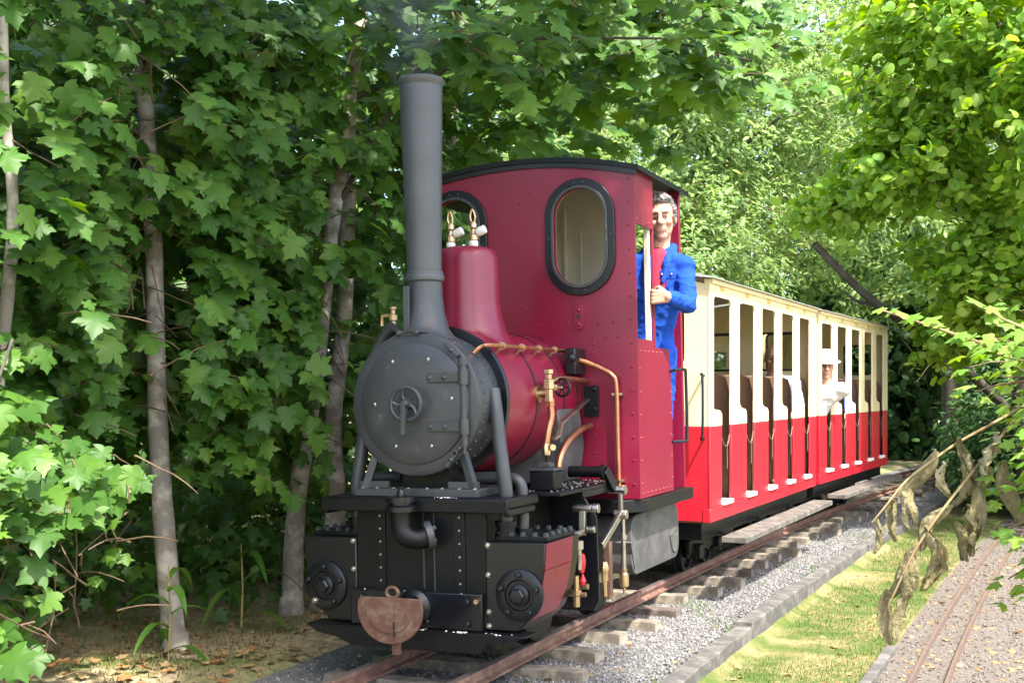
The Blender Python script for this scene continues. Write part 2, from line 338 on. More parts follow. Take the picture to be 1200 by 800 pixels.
# timber edging between ballast and lawn: each baulk a thing
yb = -4.2; k = 0
lens = [2.2, 2.2, 2.35, 1.66, 2.6, 2.4, 2.0, 2.0, 2.0, 2.0, 2.0]
for ln in lens:
    ym = yb + ln / 2; bm_ = MB(); j = random.Random(k + 40); n = 10
    for i in range(n + 1):
        yq = -ln / 2 + ln * i / n; w = j.uniform(-.005, .005); t = j.uniform(-.006, .004)
        bm_.v += [(-.055 + w, yq, -.2), (.055 + w, yq, -.2), (.053 + w, yq, t), (-.053 + w, yq, t)]
    for i in range(n):
        for q in range(4): bm_.f.append((i * 4 + q, i * 4 + (q + 1) % 4, i * 4 + 4 + (q + 1) % 4, i * 4 + 4 + q)); bm_.m.append(0)
    bm_.f += [(0, 1, 2, 3), (n * 4 + 3, n * 4 + 2, n * 4 + 1, n * 4)]; bm_.m += [0, 0]
    o = bm_.build('edging_timber', M['edging'], None, (1.0 + tx(ym) + (k % 2) * .006, ym, -.105 - .012 * (k % 3)), (0, 0, -tang(ym) + j.uniform(-.006, .006)), bev=.006)
    tag(o, 'grey weathered timber baulk edging the ballast along the lawn strip', 'edging timber', 'timber baulks edging the ballast'); yb += ln + .012; k += 1
o = MB().box(-.03, .03, -1.2, 1.2, -.08, .045).build('border_batten', M['edging'], None, (1.83, 1.55, -.25), (0, 0, -.02), bev=.006)
tag(o, 'thin low timber batten between the lawn strip and the gravel path', 'edging timber')
# miniature railway
mt = empty('miniature_track', (2.13, 2, -.24)); tag(mt, 'very narrow rusty miniature railway rails set in the gravel path', 'railway track')
for q in (-.088, .088):
    b = MB(); P = [(q + .012 * max(0, y) ** 1.6 * .9, y) for y in [-4 + .4 * i for i in range(40)]]
    V = []
    for x, y in P: V += [(x - .011, y, 0), (x + .011, y, 0), (x + .009, y, .032), (x - .009, y, .032)]
    F = [(j * 4 + i, j * 4 + (i + 1) % 4, j * 4 + 4 + (i + 1) % 4, j * 4 + 4 + i) for j in range(len(P) - 1) for i in range(4)]
    b.add(V, F).build('rail', M['minirail'], mt)
# ballast stones, litter, grass: nobody could count them
M['pathstone'] = leafmat('path_stone', (.085, .075, .064), (.14, .125, .108), (.22, .20, .175), 0.0, .9, spec=.2)
def blob(rr, n=0):
    V = [Vector(p) for p in [(1,0,0),(-1,0,0),(0,1,0),(0,-1,0),(0,0,1),(0,0,-1)]]
    return [v * rr.uniform(.6, 1.15) for v in V], [(0,2,4),(2,1,4),(1,3,4),(3,0,4),(2,0,5),(1,2,5),(3,1,5),(0,3,5)]
def stones(name, n, area, size, zf, m):
    V = []; F = []; rr = random.Random(n)
    for i in range(n):
        x, y = area(rr); vs_, fs = blob(rr); s_ = rr.uniform(*size); rot = Euler((rr.uniform(0, 6), rr.uniform(0, 6), rr.uniform(0, 6))).to_matrix(); c = Vector((x, y, zf(x, y) + s_ * .25)); o_ = len(V)
        V += [c + rot @ (v * s_) for v in vs_]; F += [tuple(q + o_ for q in f) for f in fs]
    me = bpy.data.meshes.new(name); me.from_pydata(V, [], F); me.materials.append(m); return put(name, me)
def abal(rr):
    y = -2.5 + 13 * rr.random() ** 1.7; return (rr.choice((rr.uniform(-.82, .93), rr.uniform(.2, .93), rr.uniform(.3, .94))) + tx(y), y)
tag(stones('ballast_stones', 42000, abal, (.005, .013), lambda x, y: gz(x, y) + .012, M['stone']), 'loose grey ballast chippings beside the rails', 'gravel', kind='stuff')
def agra(rr):
    y = -1.5 + 11 * rr.random() ** 1.6; return (rr.uniform(1.86, 3.3) + tx(y), y)
tag(stones('path_gravel', 14000, agra, (.004, .012), lambda x, y: gz(x, y) + .010, M['pathstone']), 'fine grey gravel around the miniature rails', 'gravel', kind='stuff')
def blades(name, n, area, hgt, m, w=.004):
    V = []; F = []; rr = random.Random(n + 3)
    for i in range(n):
        p = area(rr)
        if p is None: continue
        x, y = p; h = rr.uniform(*hgt); a = rr.uniform(0, 6.28); dx, dy = math.cos(a), math.sin(a); l = rr.uniform(.2, 1.1) * h; z = gz(x, y); o_ = len(V)
        V += [(x - dy * w, y + dx * w, z), (x + dy * w, y - dx * w, z), (x + dx * l, y + dy * l, z + h)]; F.append((o_, o_ + 1, o_ + 2))
    me = bpy.data.meshes.new(name); me.from_pydata(V, [], F); me.materials.append(m); return put(name, me)
def n2(x, y): return math.sin(x * 3.1 + math.sin(y * 1.9) * 1.4) + math.sin(y * 2.3 + x * .8 + 1.2)
def alawn(rr):
    y = -1.2 + 12 * rr.random() ** 1.6; q = rr.uniform(1.05, 1.83)
    if n2(q + 3, y) < -.7 + rr.uniform(-.9, .9) or (y < 1.7 and rr.random() < .6): return None
    return (q + tx(y), y)
def adry(rr):
    y = -1.2 + 12 * rr.random() ** 1.6; return (rr.uniform(1.06, 1.85) + tx(y), y)
tag(blades('lawn_grass', 60000, alawn, (.012, .035), M['grass'], .003), 'short patchy green grass between edging and gravel path', 'grass', kind='stuff')
tag(blades('dry_lawn_grass', 9000, adry, (.008, .024), M['drygrass'], .003), 'sparse straw coloured grass on the lawn strip', 'grass', kind='stuff')
def aleft(rr):
    x = -rr.uniform(.85, 4.5); y = -2 + 8 * rr.random()
    if n2(x, y) < rr.uniform(-1.4, 1.2): return None
    return (x, y)
tag(blades('bank_grass', 26000, aleft, (.012, .05), M['drygrass'], .004), 'thin dry grass on the bank below the sycamores', 'grass', kind='stuff')
def tracks(rr):
    y = 0.2 + 8 * rr.random(); q = rr.choice((.42, .5, .62, .9, -.1, .05)) + rr.gauss(0, .06)
    return (q + tx(y), y) if math.sin(y * 2.7) + math.sin(y * 5.1 + q * 9) > 1.0 else None
tag(blades('weeds', 2600, tracks, (.02, .07), M['grass'], .006), 'small green weeds sprouting through the ballast', 'weeds', kind='stuff')
# ================================================================== the locomotive (x right, y back along the track, z up from the rail)
LO = empty('steam_locomotive', (0, 1.4, 0), (0, R(-1.3), 0))
tag(LO, 'maroon narrow gauge steam locomotive with tall grey chimney and black front', 'locomotive')
LL = (0, -1.4, 0)
def lp(b, name, m, parent=None, bev=0, smooth=35, label=None, kind=None):
    o = b.build(name, M[m] if isinstance(m, str) else [M[x] for x in m], parent or LO, (0, 0, 0) if parent else LL, bev=bev, smooth=smooth)
    if label: o['label'] = label
    if kind: o['kind'] = kind
    return o
def rivets(name, pts, ax, r, m, parent):
    b = MB()
    for p in pts: b.dome(p, ax if not callable(ax) else ax(p), r, r * .7, 6)
    o = lp(b, name, m, parent); o['kind'] = 'stuff'; return o
# --- frames and front
fr = MB()
for s in (-1, 1): fr.box(s * .19 - .012, s * .19 + .012, .37, 2.5, .22, .78)
fr.box(-.18, .18, 1.3, 1.32, .25, .75); fr.box(-.18, .18, 2.48, 2.5, .25, .75)
frame = lp(fr, 'frame', 'black')
fp = lp(MB().box(-.345, .345, .345, .362, .35, .745), 'front_plate', 'black', bev=.002)
for s in (-1, 1):
    st = lp(MB().box(s * .212 - .028, s * .212 + .028, .337, .345, .355, .742), 'rivet_strip', 'black', fp, .002)
    rivets('rivets', [(s * .212, .337, .40 + .062 * k) for k in range(6)], (0, -1, 0), .0075, 'steel', fp)
lp(MB().box(.018, .026, .339, .345, .37, .73).box(.075, .081, .339, .345, .36, .73), 'seam', 'smokebox', fp)
rb = lp(MB().box(-.505, .49, .29, .64, .755, .803).box(-.505, .49, .275, .29, .735, .800).box(.46, .49, .29, .60, .72, .755).box(-.505, -.475, .29, .60, .72, .755), 'front_footplate', 'black', bev=.008)
bb = lp(MB().box(-.365, .338, .305, .345, .19, .362), 'buffer_beam', 'blackgloss', bev=.006)
for x, z in ((.055, .325), (.055, .225), (.265, .325), (.265, .225), (-.12, .325), (-.30, .325), (-.30, .225)): lp(MB().hexbolt((x, .305, z), (0, -1, 0), .016), 'bolt', 'blackgloss', bb)
lp(MB().tube([(.325, .31, .335), (.325, .265, .335)], .012, 8), 'drain_stub', 'brass', bb)
gp = MB().prism([(-.59, .188), (.57, .188), (.50, .158), (.375, .145), (.345, .098), (-.33, .098), (-.43, .135), (-.53, .15)], .262, .276, 'y').box(-.59, .57, .2635, .40, .181, .189)
lp(gp, 'guard_plate', 'black', bev=.002)
cp = lp(MB().lathe([(.085, 0), (.085, .03), (.062, .05), (.05, .22), (.03, .225)], (.0, .306, .29), (0, -1, 0), 20), 'coupler', 'blackgloss')
pl = [(-.162, .36), (-.15, .372), (.15, .372), (.162, .36)] + [(.165 * math.cos(a) , .315 - .15 * math.sin(a)) for a in [math.pi * k / 18 for k in range(19)]]
lp(MB().prism(pl, .042, .062, 'y'), 'coupling_plate', 'rustred', cp, .006, label='rusty round bottomed coupling plate')
pl2 = [(u * .72, .30 + (v - .30) * .72 + .012) for u, v in pl]
lp(MB().prism(pl2, .036, .041, 'y'), 'wear_disc', 'rustred', cp, .003)
lp(MB().box(.025, .031, .030, .036, .20, .27), 'slot', 'dark', cp)
lp(MB().tube([(.03 * math.cos(a), .075, .392 + .024 * math.sin(a)) for a in [2 * math.pi * k / 14 for k in range(15)]], .008, 7), 'pin_ring', 'rustred', cp)
lp(MB().box(.0, .034, .06, .09, .115, .18).tube([(.017, .058, .135), (.017, .054, .135)], .006, 8), 'coupling_pin', 'rustred', cp, .004)
# --- cylinders
cpoly = [(.345, .195), (.50, .195), (.565, .255), (.612, .36), (.638, .48), (.648, .60), (.345, .60)]
for s in (1, -1):
    poly = [(s * x, z) for x, z in cpoly]
    cb = lp(MB().prism(poly, .335, .76, 'y'), 'cylinder_block', 'blackgloss', bev=.006)
    cx, cz = s * .518, .365
    cv = [(.118, 0), (.118, .014), (.112, .018), (.072, .018), (.066, .010), (.052, .010), (.05, .024), (.038, .03), (0, .03)]
    lp(MB().lathe(cv, (cx, .335, cz), (0, -1, 0), 40), 'cylinder_cover', 'blackgloss', cb)
    lp(MB().lathe([(.036, .028), (.036, .045), (.03, .052), (0, .054)], (cx, .335, cz), (0, -1, 0), 6), 'centre_nut', 'blackgloss', cb)
    for k in range(5):
        a = math.pi / 2 + 2 * math.pi * k / 5; lp(MB().hexbolt((cx + .092 * math.cos(a), .317, cz + .092 * math.sin(a)), (0, -1, 0), .0135), 'bolt', 'steel' if s < 0 and k == 2 else 'blackgloss', cb)
    for z in (.585, .45, .28, .215): lp(MB().hexbolt((s * .36, .335, z), (0, -1, 0), .011), 'bolt', 'steel', cb)
    o2 = [(p[0] + s * .005, p[1]) for p in poly[2:6]]
    for a, b in ((o2[2], o2[3]), (o2[0], o2[1])):
        pass
    up = MB().prism([o2[3], (o2[3][0] - s * .004, o2[3][1]), (o2[2][0] - s * .004, o2[2][1] + .002), (o2[2][0], o2[2][1] + .002)], .338 if s > 0 else .39, .66, 'y')
    lp(up, 'upper_side_panel', 'maroon', cb)
    lo = [(p[0], p[1] - .001) for p in (o2[2], o2[1], o2[0])]
    lp(MB().prism(lo + [(p[0] - s * .004, p[1]) for p in reversed(lo)], .338 if s > 0 else .39, .66, 'y'), 'lower_side_panel', 'maroon', cb)
    rivets('rivets', [(s * .646, .345, .59), (s * .640, .345, .50), (s * .625, .345, .40), (s * .60, .345, .31), (s * .646, .5, .585), (s * .646, .64, .585)], (s, -.3, 0), .006, 'maroon', cb)
    vc = lp(MB().box(min(s * .37, s * .632), max(s * .37, s * .632), .40, .75, .60, .622), 'valve_cover', 'black', cb, .004)
    b = MB()
    for i in range(5):
        for x in (.385, .615): b.hexbolt((s * x, .42 + .075 * i, .622), (0, 0, 1), .013)
    for x in (.44, .50, .56):
        for y in (.42, .73): b.hexbolt((s * x, y, .622), (0, 0, 1), .013)
    lp(b, 'stud', 'smokebox', cb, kind='stuff')
    # exhaust and steam pipes
    sp = lp(MB().tube([(s * .33, .49, 1.30), (s * .352, .47, 1.2), (s * .372, .46, 1.05), (s * .395, .45, .90), (s * .405, .45, .80), (s * .40, .45, .64)], .033, 14, smooth=6), 'steam_pipe', 'smokebox')
    lp(MB().lathe([(.052, 0), (.052, .03), (.044, .03), (.044, .06), (.052, .06), (.052, .085)], (s * .40, .45, .602), (0, 0, 1), 16), 'pipe_flange', 'black', sp)
    e2 = lp(MB().tube([(s * .20, .55, .88), (s * .36, .55, .88), (s * .43, .55, .86), (s * .445, .55, .78), (s * .445, .55, .61)], .028, 12, smooth=6), 'exhaust_pipe', 'smokebox')
    lp(MB().lathe([(.045, 0), (.045, .04)], (s * .445, .55, .604), (0, 0, 1), 12), 'pipe_flange', 'black', e2)
    # running boards
    b = MB().box(min(s * .33, s * .60), max(s * .33, s * .60), .642, 1.553, .787, .805).box(min(s * .585, s * .60), max(s * .585, s * .60), .95, 1.50, .755, .787)
    lp(b, 'running_board', 'black', bev=.003)
# elbow pipe in front of the footplate
el = lp(MB().tube([(-.03, .225, .79), (-.03, .225, .69), (-.012, .225, .635), (.04, .25, .615), (.085, .285, .63)], [.052, .05, .05, .048, .05], 16, smooth=6), 'elbow_pipe', 'black')
lp(MB().lathe([(.072, 0), (.072, .022), (.06, .03), (.06, .045), (.073, .045), (.073, .068), (.02, .072), (.02, .085), (.012, .10), (.014, .115), (0, .118)], (-.03, .225, .745), (0, 0, 1), 20), 'flange', 'blackgloss', el)
lp(MB().lathe([(.055, -.02), (.066, -.015), (.066, .015)], (.085, .282, .632), (.8, .6, .25), 16).hexbolt((.115, .27, .665), (.3, -.9, .2), .01).hexbolt((.12, .265, .61), (.3, -.9, .2), .01), 'end_flange', 'smokebox', el)
# --- saddle
sa = lp(MB().box(-.335, .325, .315, .64, .804, .842), 'saddle_plate', 'smokebox', bev=.004)
for s in (-1, 1):
    lp(MB().bar((s * .29, .345, .842), (s * .225, .36, 1.03), .03, .035).bar((s * .315, .345, .86), (s * .16, .345, .86), .02, .03), 'strut', 'smokebox', sa)
    rivets('rivets', [(s * x, .33, .842) for x in (.05, .13, .22, .30)], (0, 0, 1), .009, 'steel', sa)
lp(MB().box(-.13, .13, .42, .62, .842, .96), 'saddle_block', 'black', sa)
# --- smokebox
SZ = 1.243
sb = lp(MB().lathe([(.336, 0), (.336, .21), (.30, .212)], (0, .345, SZ), (0, 1, 0), 64), 'smokebox', 'smokebox')
lp(MB().lathe([(.27, .004), (.27, 0), (.332, 0), (.341, .006), (.341, .03), (.336, .036)], (0, .322, SZ), (0, 1, 0), 64, cap=False), 'front_ring', 'smokebox', sb)
for nm, yr in (('rivets', .385), ('rivets', .50)):
    b = MB()
    for k in range(44):
        a = 2 * math.pi * k / 44; d = Vector((math.cos(a), 0, math.sin(a))); b.dome(Vector((0, yr, SZ)) + d * .336, d, .0085, .007, 6)
    lp(b, nm, 'smokebox', sb, kind='stuff')
lp(MB().lathe([(.33, 0), (.373, 0), (.376, .008), (.376, .03), (.368, .034)], (0, .555, SZ + .004), (0, 1, 0), 64), 'barrel_ring', 'blackgloss', sb)
dr = lp(MB().lathe([(.287, 0), (.287, .012), (.28, .017), (.22, .026), (.12, .034), (0, .037)], (0, .325, SZ), (0, -1, 0), 56), 'smokebox_door', 'smokebox')
for dx, dz in ((-.105, .20), (.085, .205), (-.205, 0), (.205, .02), (-.095, -.20), (.095, -.20)):
    lp(MB().dome((dx, .304, SZ + dz), (0, -1, 0), .0125, .010, 10), 'door_stud', 'steel', dr)
for dz in (.118, -.11):
    lp(MB().box(.085, .262, .284, .302, SZ + dz - .022, SZ + dz + .022).dome((.10, .284, SZ + dz), (0, -1, 0), .013, .01).dome((.175, .284, SZ + dz), (0, -1, 0), .013, .01), 'hinge_strap', 'smokebox', dr, .003)
    lp(MB().lathe([(.024, -.035), (.024, .035)], (.27, .295, SZ + dz), (0, 0, 1), 12), 'hinge_knuckle', 'smokebox', dr)
lp(MB().tube([(.27, .295, SZ - .20), (.27, .295, SZ + .20)], .016, 10).lathe([(.022, 0), (.022, .03)], (.27, .295, SZ + .175), (0, 0, 1), 10).lathe([(.009, 0), (.009, .04)], (.27, .295, SZ - .235), (0, 0, 1), 8), 'hinge_pin', 'smokebox', dr)
for x, z, an in ((.21, .245, -.75), (.245, -.21, .7), (.20, -.262, .9)):
    d = Vector((math.cos(an), 0, math.sin(an))); c = Vector((x, .305, SZ + z))
    lp(MB().bar(c - d * .045, c + d * .045, .03, .02).dome(c + Vector((0, -.012, 0)), (0, -1, 0), .014, .012), 'door_clamp', 'smokebox', dr, .003)
hw = MB().tube([(.078 * math.cos(a), .235, SZ + .078 * math.sin(a)) for a in [2 * math.pi * k / 28 for k in range(29)]], .0105, 8, cap=False)
for k in range(5):
    a = 2 * math.pi * k / 5 + .5; hw.tube([(0, .24, SZ), (.04 * math.cos(a + .3), .242, SZ + .04 * math.sin(a + .3)), (.076 * math.cos(a), .235, SZ + .076 * math.sin(a))], .009, 6, smooth=4)
lp(hw, 'handwheel', 'smokebox', dr)
lp(MB().lathe([(.03, 0), (.03, .05), (.024, .06), (.018, .085), (.012, .09)], (0, .30, SZ), (0, -1, 0), 14).bar((0, .21, SZ + .012), (0, .205, SZ - .145), .022, .02), 'door_handle', 'smokebox', dr, .002)
lb = lp(MB().box(-.055, -.025, .325, .34, 1.53, 1.80).box(-.09, .035, .318, .334, 1.565, 1.59).hexbolt((-.075, .318, 1.578), (0, -1, 0), .012).hexbolt((.02, .318, 1.578), (0, -1, 0), .012), 'lamp_bracket', 'smokebox', bev=.002)
# --- chimney
CY = .445
ch = lp(MB().lathe([(.082, 1.86), (.104, 2.78), (.104, 2.785)], (0, CY, 0), (0, 0, 1), 40, cap=False), 'chimney', 'chimney')
lp(MB().lathe([(.09, 2.70), (.104, 2.765), (.113, 2.778), (.115, 2.795), (.108, 2.803), (.088, 2.80), (.085, 2.60), (.0, 2.60)], (0, CY, 0), (0, 0, 1), 40, cap=False), 'chimney_rim', 'chimney', ch)
lp(MB().lathe([(.080, 1.82), (.093, 1.83), (.096, 1.845), (.093, 1.86), (.090, 1.862), (.090, 1.876), (.083, 1.88)], (0, CY, 0), (0, 0, 1), 40, cap=False), 'collar', 'chimney', ch)
V = []; F = []; N = 40; prof = [(.083, 1.85), (.085, 1.76), (.094, 1.69), (.112, 1.635), (.135, 1.60), (.155, 1.585)]
for i, (r, z) in enumerate(prof):
    for k in range(N):
        a = 2 * math.pi * k / N; x = r * math.cos(a); yv = r * math.sin(a) * (1 if r < .11 else .7 + .3 * .11 / r)
        drop = SZ + math.sqrt(max(0, .338 ** 2 - x * x)); w = max(0, (1.70 - z) / .115); V.append((x, CY + yv, z * (1 - w) + (drop + .012 * (1 - w) + (.0 if i == 5 else .004)) * w))
F = [(i * N + k, i * N + (k + 1) % N, (i + 1) * N + (k + 1) % N, (i + 1) * N + k) for i in range(5) for k in range(N)]
lp(MB().add(V, F), 'chimney_base', 'smokebox', ch, smooth=60)
# --- left-hand pipe and brass valve beside the chimney
lpipe = lp(MB().tube([(-.335, .50, 1.40), (-.30, .49, 1.50), (-.245, .48, 1.58), (-.19, .47, 1.62)], .03, 12, smooth=5), 'blower_pipe', 'smokebox')
lp(MB().lathe([(.014, 0), (.014, .03), (.022, .035), (.022, .06), (.012, .065), (.012, .085), (.018, .09), (.018, .10)], (-.21, .50, 1.62), (0, 0, 1), 10).tube([(-.21, .50, 1.68), (-.27, .50, 1.68), (-.275, .50, 1.63)], .01, 8), 'blower_valve', 'brass', lpipe)
# --- boiler
BZ = 1.248; BR = .366
bo = lp(MB().lathe([(BR, 0), (BR, .985)], (0, .578, BZ), (0, 1, 0), 72), 'boiler', 'maroon')
for yb in (.93, 1.30, 1.50): lp(MB().lathe([(BR - .002, 0), (BR + .003, .001), (BR + .003, .013), (BR - .002, .014)], (0, yb, BZ), (0, 1, 0), 72, cap=False), 'boiler_band', 'blackgloss', bo)
V = []; N = 40; prof = [(.27, 1.54), (.232, 1.585), (.203, 1.625), (.182, 1.68), (.171, 1.76), (.168, 1.95), (.166, 1.985), (.158, 2.012), (.14, 2.03), (.10, 2.04), (0, 2.042)]
for i, (r, z) in enumerate(prof):
    for k in range(N):
        a = 2 * math.pi * k / N; x = max(r, 1e-4) * math.cos(a); yv = max(r, 1e-4) * math.sin(a) * (1 if r < .19 else .19 / r)
        sadd = BZ + math.sqrt(max(0, BR ** 2 - x * x)); w = 1 if i == 0 else (.6 if i == 1 else (.25 if i == 2 else 0)); V.append((x, .90 + yv, z * (1 - w) + (sadd - .001) * w if w else z))
F = [(i * N + k, i * N + (k + 1) % N, (i + 1) * N + (k + 1) % N, (i + 1) * N + k) for i in range(len(prof) - 1) for k in range(N)]
do = lp(MB().add(V, F), 'steam_dome', 'maroon', smooth=60)
for x in (-.085, .045):
    sv = lp(MB().lathe([(.024, 0), (.024, .035), (.018, .04)], (x, .90, 2.035), (0, 0, 1), 12), 'safety_valve', 'white', do)
    sv['label'] = 'brass safety valve with white base'
    lp(MB().lathe([(.015, .0), (.026, .006), (.026, .03), (.016, .036), (.014, .06), (.021, .07), (.020, .09), (.013, .10)], (x, .90, 2.072), (0, 0, 1), 12).tube([(x - .006, .90, 2.16), (x - .016, .90, 2.20), (x - .004, .90, 2.235), (x + .012, .90, 2.20), (x + .008, .90, 2.165)], .006, 6, smooth=4), 'valve_body', 'brass', do)
    lp(MB().lathe([(.0, 0), (.019, .002), (.024, .02), (.022, .05), (0, .055)], (x + .02, .90, 2.112), (.9, 0, .35), 12), 'valve_cup', 'white', do)
# handrail along the boiler
hx, hz = .305, 1.515
hr = lp(MB().tube([(.245, .46, 1.475), (.275, .48, 1.505), (hx, .54, hz), (hx, 1.0, hz), (hx, 1.545, hz)], .0105, 8, smooth=4), 'handrail', 'copper')
for yb in (.66, .90, 1.12, 1.34): lp(MB().lathe([(.02, -.007), (.02, .007)], (hx, yb, hz), (0, 1, 0), 10).tube([(hx, yb, hz), (hx - .05, yb, hz - .05)], .008, 6), 'handrail_knob', 'brass', hr)
lp(MB().tube([(-.245, .46, 1.475), (-.305, .54, hz), (-.305, 1.545, hz)], .0105, 8), 'handrail', 'copper')
# clack valve, copper feed pipes, levers on the right of the boiler
cvx, cvy, cvz = .425, .95, 1.30
cl = lp(MB().lathe([(.045, 0), (.045, .015), (.02, .02), (.02, .06)], (.362, cvy, cvz - .02), (1, 0, 0), 14).lathe([(.022, -.06), (.022, .0), (.028, .004), (.028, .05), (.018, .055), (.018, .075), (.026, .08), (.026, .10)], (cvx, cvy, cvz), (0, 0, 1), 6), 'clack_valve', 'brass')
lp(MB().lathe([(.012, 0), (.012, .03), (.02, .032), (.02, .06), (.007, .065), (.007, .14)], (cvx, cvy, cvz + .01), (.15, 1, 0), 8), 'valve_spindle', 'brass', cl)
q = Vector((cvx, cvy, cvz + .01)) + Vector((.15, 1, 0)).normalized() * .14; u, w = frame_of(Vector((.15, 1, 0)))
vw = MB().tube([q + (u * math.cos(a) + w * math.sin(a)) * .045 for a in [2 * math.pi * k / 18 for k in range(19)]], .007, 6, cap=False)
for k in range(3): a = math.pi * k / 3; vw.tube([q - (u * math.cos(a) + w * math.sin(a)) * .045, q + (u * math.cos(a) + w * math.sin(a)) * .045], .004, 5)
lp(vw, 'valve_wheel', 'blackgloss', cl)
lp(MB().tube([(cvx, .96, 1.24), (cvx + .01, .96, 1.17), (cvx, .94, 1.10), (cvx - .01, .93, 1.03)], .017, 10, smooth=5).lathe([(.026, -.02), (.026, .02)], (cvx, .96, 1.235), (0, 0, 1), 6), 'feed_pipe', 'copper', cl)
lp(MB().lathe([(.02, -.04), (.024, 0), (.014, .02)], (cvx - .01, .93, 1.01), (0, 0, 1), 8).lathe([(.016, -.02), (.016, .05)], (cvx + .01, .93, 1.01), (.5, -.6, 0), 8), 'drain_cock', 'brass', cl)
lp(MB().tube([(cvx - .01, .93, 1.0), (cvx - .01, .93, .806)], .008, 6), 'drain_rod', 'black', cl)
lp(MB().tube([(.41, .99, 1.33), (.415, 1.1, 1.355), (.415, 1.3, 1.355), (.41, 1.555, 1.345)], .014, 8, smooth=5), 'steam_feed_pipe', 'copper')
lv = lp(MB().bar((.44, .97, 1.05), (.44, 1.03, 1.065), .022, .014).bar((.44, 1.03, 1.065), (.44, 1.08, 1.13), .022, .014).bar((.44, 1.08, 1.13), (.42, 1.545, 1.25), .024, .012), 'injector_lever', 'steel')
lp(MB().box(.395, .475, 1.535, 1.558, 1.15, 1.32).hexbolt((.455, 1.535, 1.30), (0, -1, 0), .011).hexbolt((.455, 1.535, 1.19), (0, -1, 0), .011), 'lever_bracket', 'black', lv, .003)
lp(MB().tube([(.43, 1.54, 1.10), (.42, 1.40, 1.08), (.415, 1.22, 1.02), (.415, 1.10, .93), (.415, 1.08, .81)], .017, 10, smooth=6), 'delivery_pipe', 'copper')
lp(MB().box(.34, .40, 1.40, 1.557, 1.38, 1.525).lathe([(.02, 0), (.025, .02), (.025, .05), (.01, .06)], (.385, 1.40, 1.47), (.3, -1, 0), 8), 'cutout_box', 'blackgloss', bev=.01)  # black box standing in for the darkness of the cab cutout, plus nozzle
op = lp(MB().tube([(.36, 1.40, 1.47), (.41, 1.50, 1.455), (.50, 1.525, 1.415), (.565, 1.525, 1.375), (.588, 1.525, 1.31), (.59, 1.525, 1.0), (.592, 1.525, .72), (.60, 1.51, .64), (.615, 1.49, .59)], .0135, 10, smooth=6), 'overflow_pipe', 'copper')
for z in (1.27, .80): lp(MB().box(.56, .62, 1.520, 1.556, z - .008, z + .008).dome((.568, 1.520, z), (0, -1, 0), .006, .005).dome((.612, 1.520, z), (0, -1, 0), .006, .005), 'pipe_clip', 'brass', op)
fb = lp(MB().prism([(-.36, .806), (.36, .806), (.39, 1.0), (.365, 1.2), (-.365, 1.2), (-.39, 1.0)], 1.22, 1.545, 'y'), 'firebox_casing', 'greyplate', bev=.01)
lub = lp(MB().box(.40, .53, .74, .86, .806, .90), 'lubricator', 'black', bev=.006)
lp(MB().box(.395, .535, .735, .865, .90, .915).box(.43, .50, .77, .83, .915, .94), 'lubricator_lid', 'smokebox', lub, .004)
lp(MB().box(.38, .46, .92, 1.02, .806, .87).tube([(.42, .97, .86), (.42, .97, .93)], .02, 8), 'oil_box', 'black', lub, .004)
gr_ = random.Random(3); b = MB()
for i in range(110):
    b.dome((gr_.uniform(.36, .58), gr_.uniform(.66, 1.5), .805), (0, 0, 1), gr_.uniform(.003, .008), None, 5)
o = lp(b, 'coal_crumbs', 'stone'); o['kind'] = 'stuff'
# --- motion
mp = lp(MB().prism([(.40, .785), (.57, .785), (.655, .66), (.66, .24), (.63, .19), (.56, .19), (.40, .28)], .985, 1.0, 'y'), 'motion_bracket', 'blackgloss', bev=.003)
mp2 = lp(MB().prism([(-.40, .785), (-.57, .785), (-.655, .66), (-.66, .24), (-.63, .19), (-.56, .19), (-.40, .28)], .985, 1.0, 'y'), 'motion_bracket', 'blackgloss', bev=.003)
for s in (-1, 1):
    lp(MB().bar((s * .50, .76, .44), (s * .50, .985, .44), .035, .02).bar((s * .50, .76, .29), (s * .50, .985, .29), .035, .02), 'slide_bar', 'steel')
    lp(MB().tube([(s * .50, .76, .365), (s * .50, 1.05, .365)], .018, 10), 'piston_rod', 'steel')
    lp(MB().bar((s * .47, 1.05, .30), (s * .47, 2.0, .24), .02, .05), 'connecting_rod', 'steel', bev=.004)
    for yw in (1.10, 2.00):
        wh = lp(MB().lathe([(.235, -.03), (.25, -.03), (.25, -.018), (.228, -.010), (.225, .04), (.20, .042)], (s * .245, yw, .225), (s, 0, 0), 40), 'wheel', 'black')
        b = MB().lathe([(.05, -.02), (.05, .06), (.025, .065)], (s * .245, yw, .225), (s, 0, 0), 16)
        for k in range(8):
            a = 2 * math.pi * k / 8; b.bar((s * .255, yw + .04 * math.cos(a), .225 + .04 * math.sin(a)), (s * .255, yw + .205 * math.cos(a), .225 + .205 * math.sin(a)), .03, .03)
        lp(b, 'spokes', 'black', wh)
        lp(MB().bar((s * .36, yw, .225), (s * .36, yw - .06, .17), .05, .05).tube([(s * .25, yw, .225), (s * .40, yw, .225)], .03, 10), 'crank', 'black', wh)
rc = lp(MB().tube([(.40, 1.28, .865), (.60, 1.28, .865)], .030, 12).lathe([(.042, 0), (.042, .02)], (.58, 1.28, .865), (1, 0, 0), 12), 'reversing_shaft', 'black')
lp(MB().bar((.60, 1.28, .875), (.625, 1.36, .765), .03, .05), 'reversing_arm', 'black', rc, .004)
lp(MB().tube([(.59, 1.36, .765), (.68, 1.36, .765)], .02, 10).lathe([(.026, 0), (.026, .02)], (.665, 1.36, .765), (1, 0, 0), 8), 'reversing_pin', 'steel', rc)
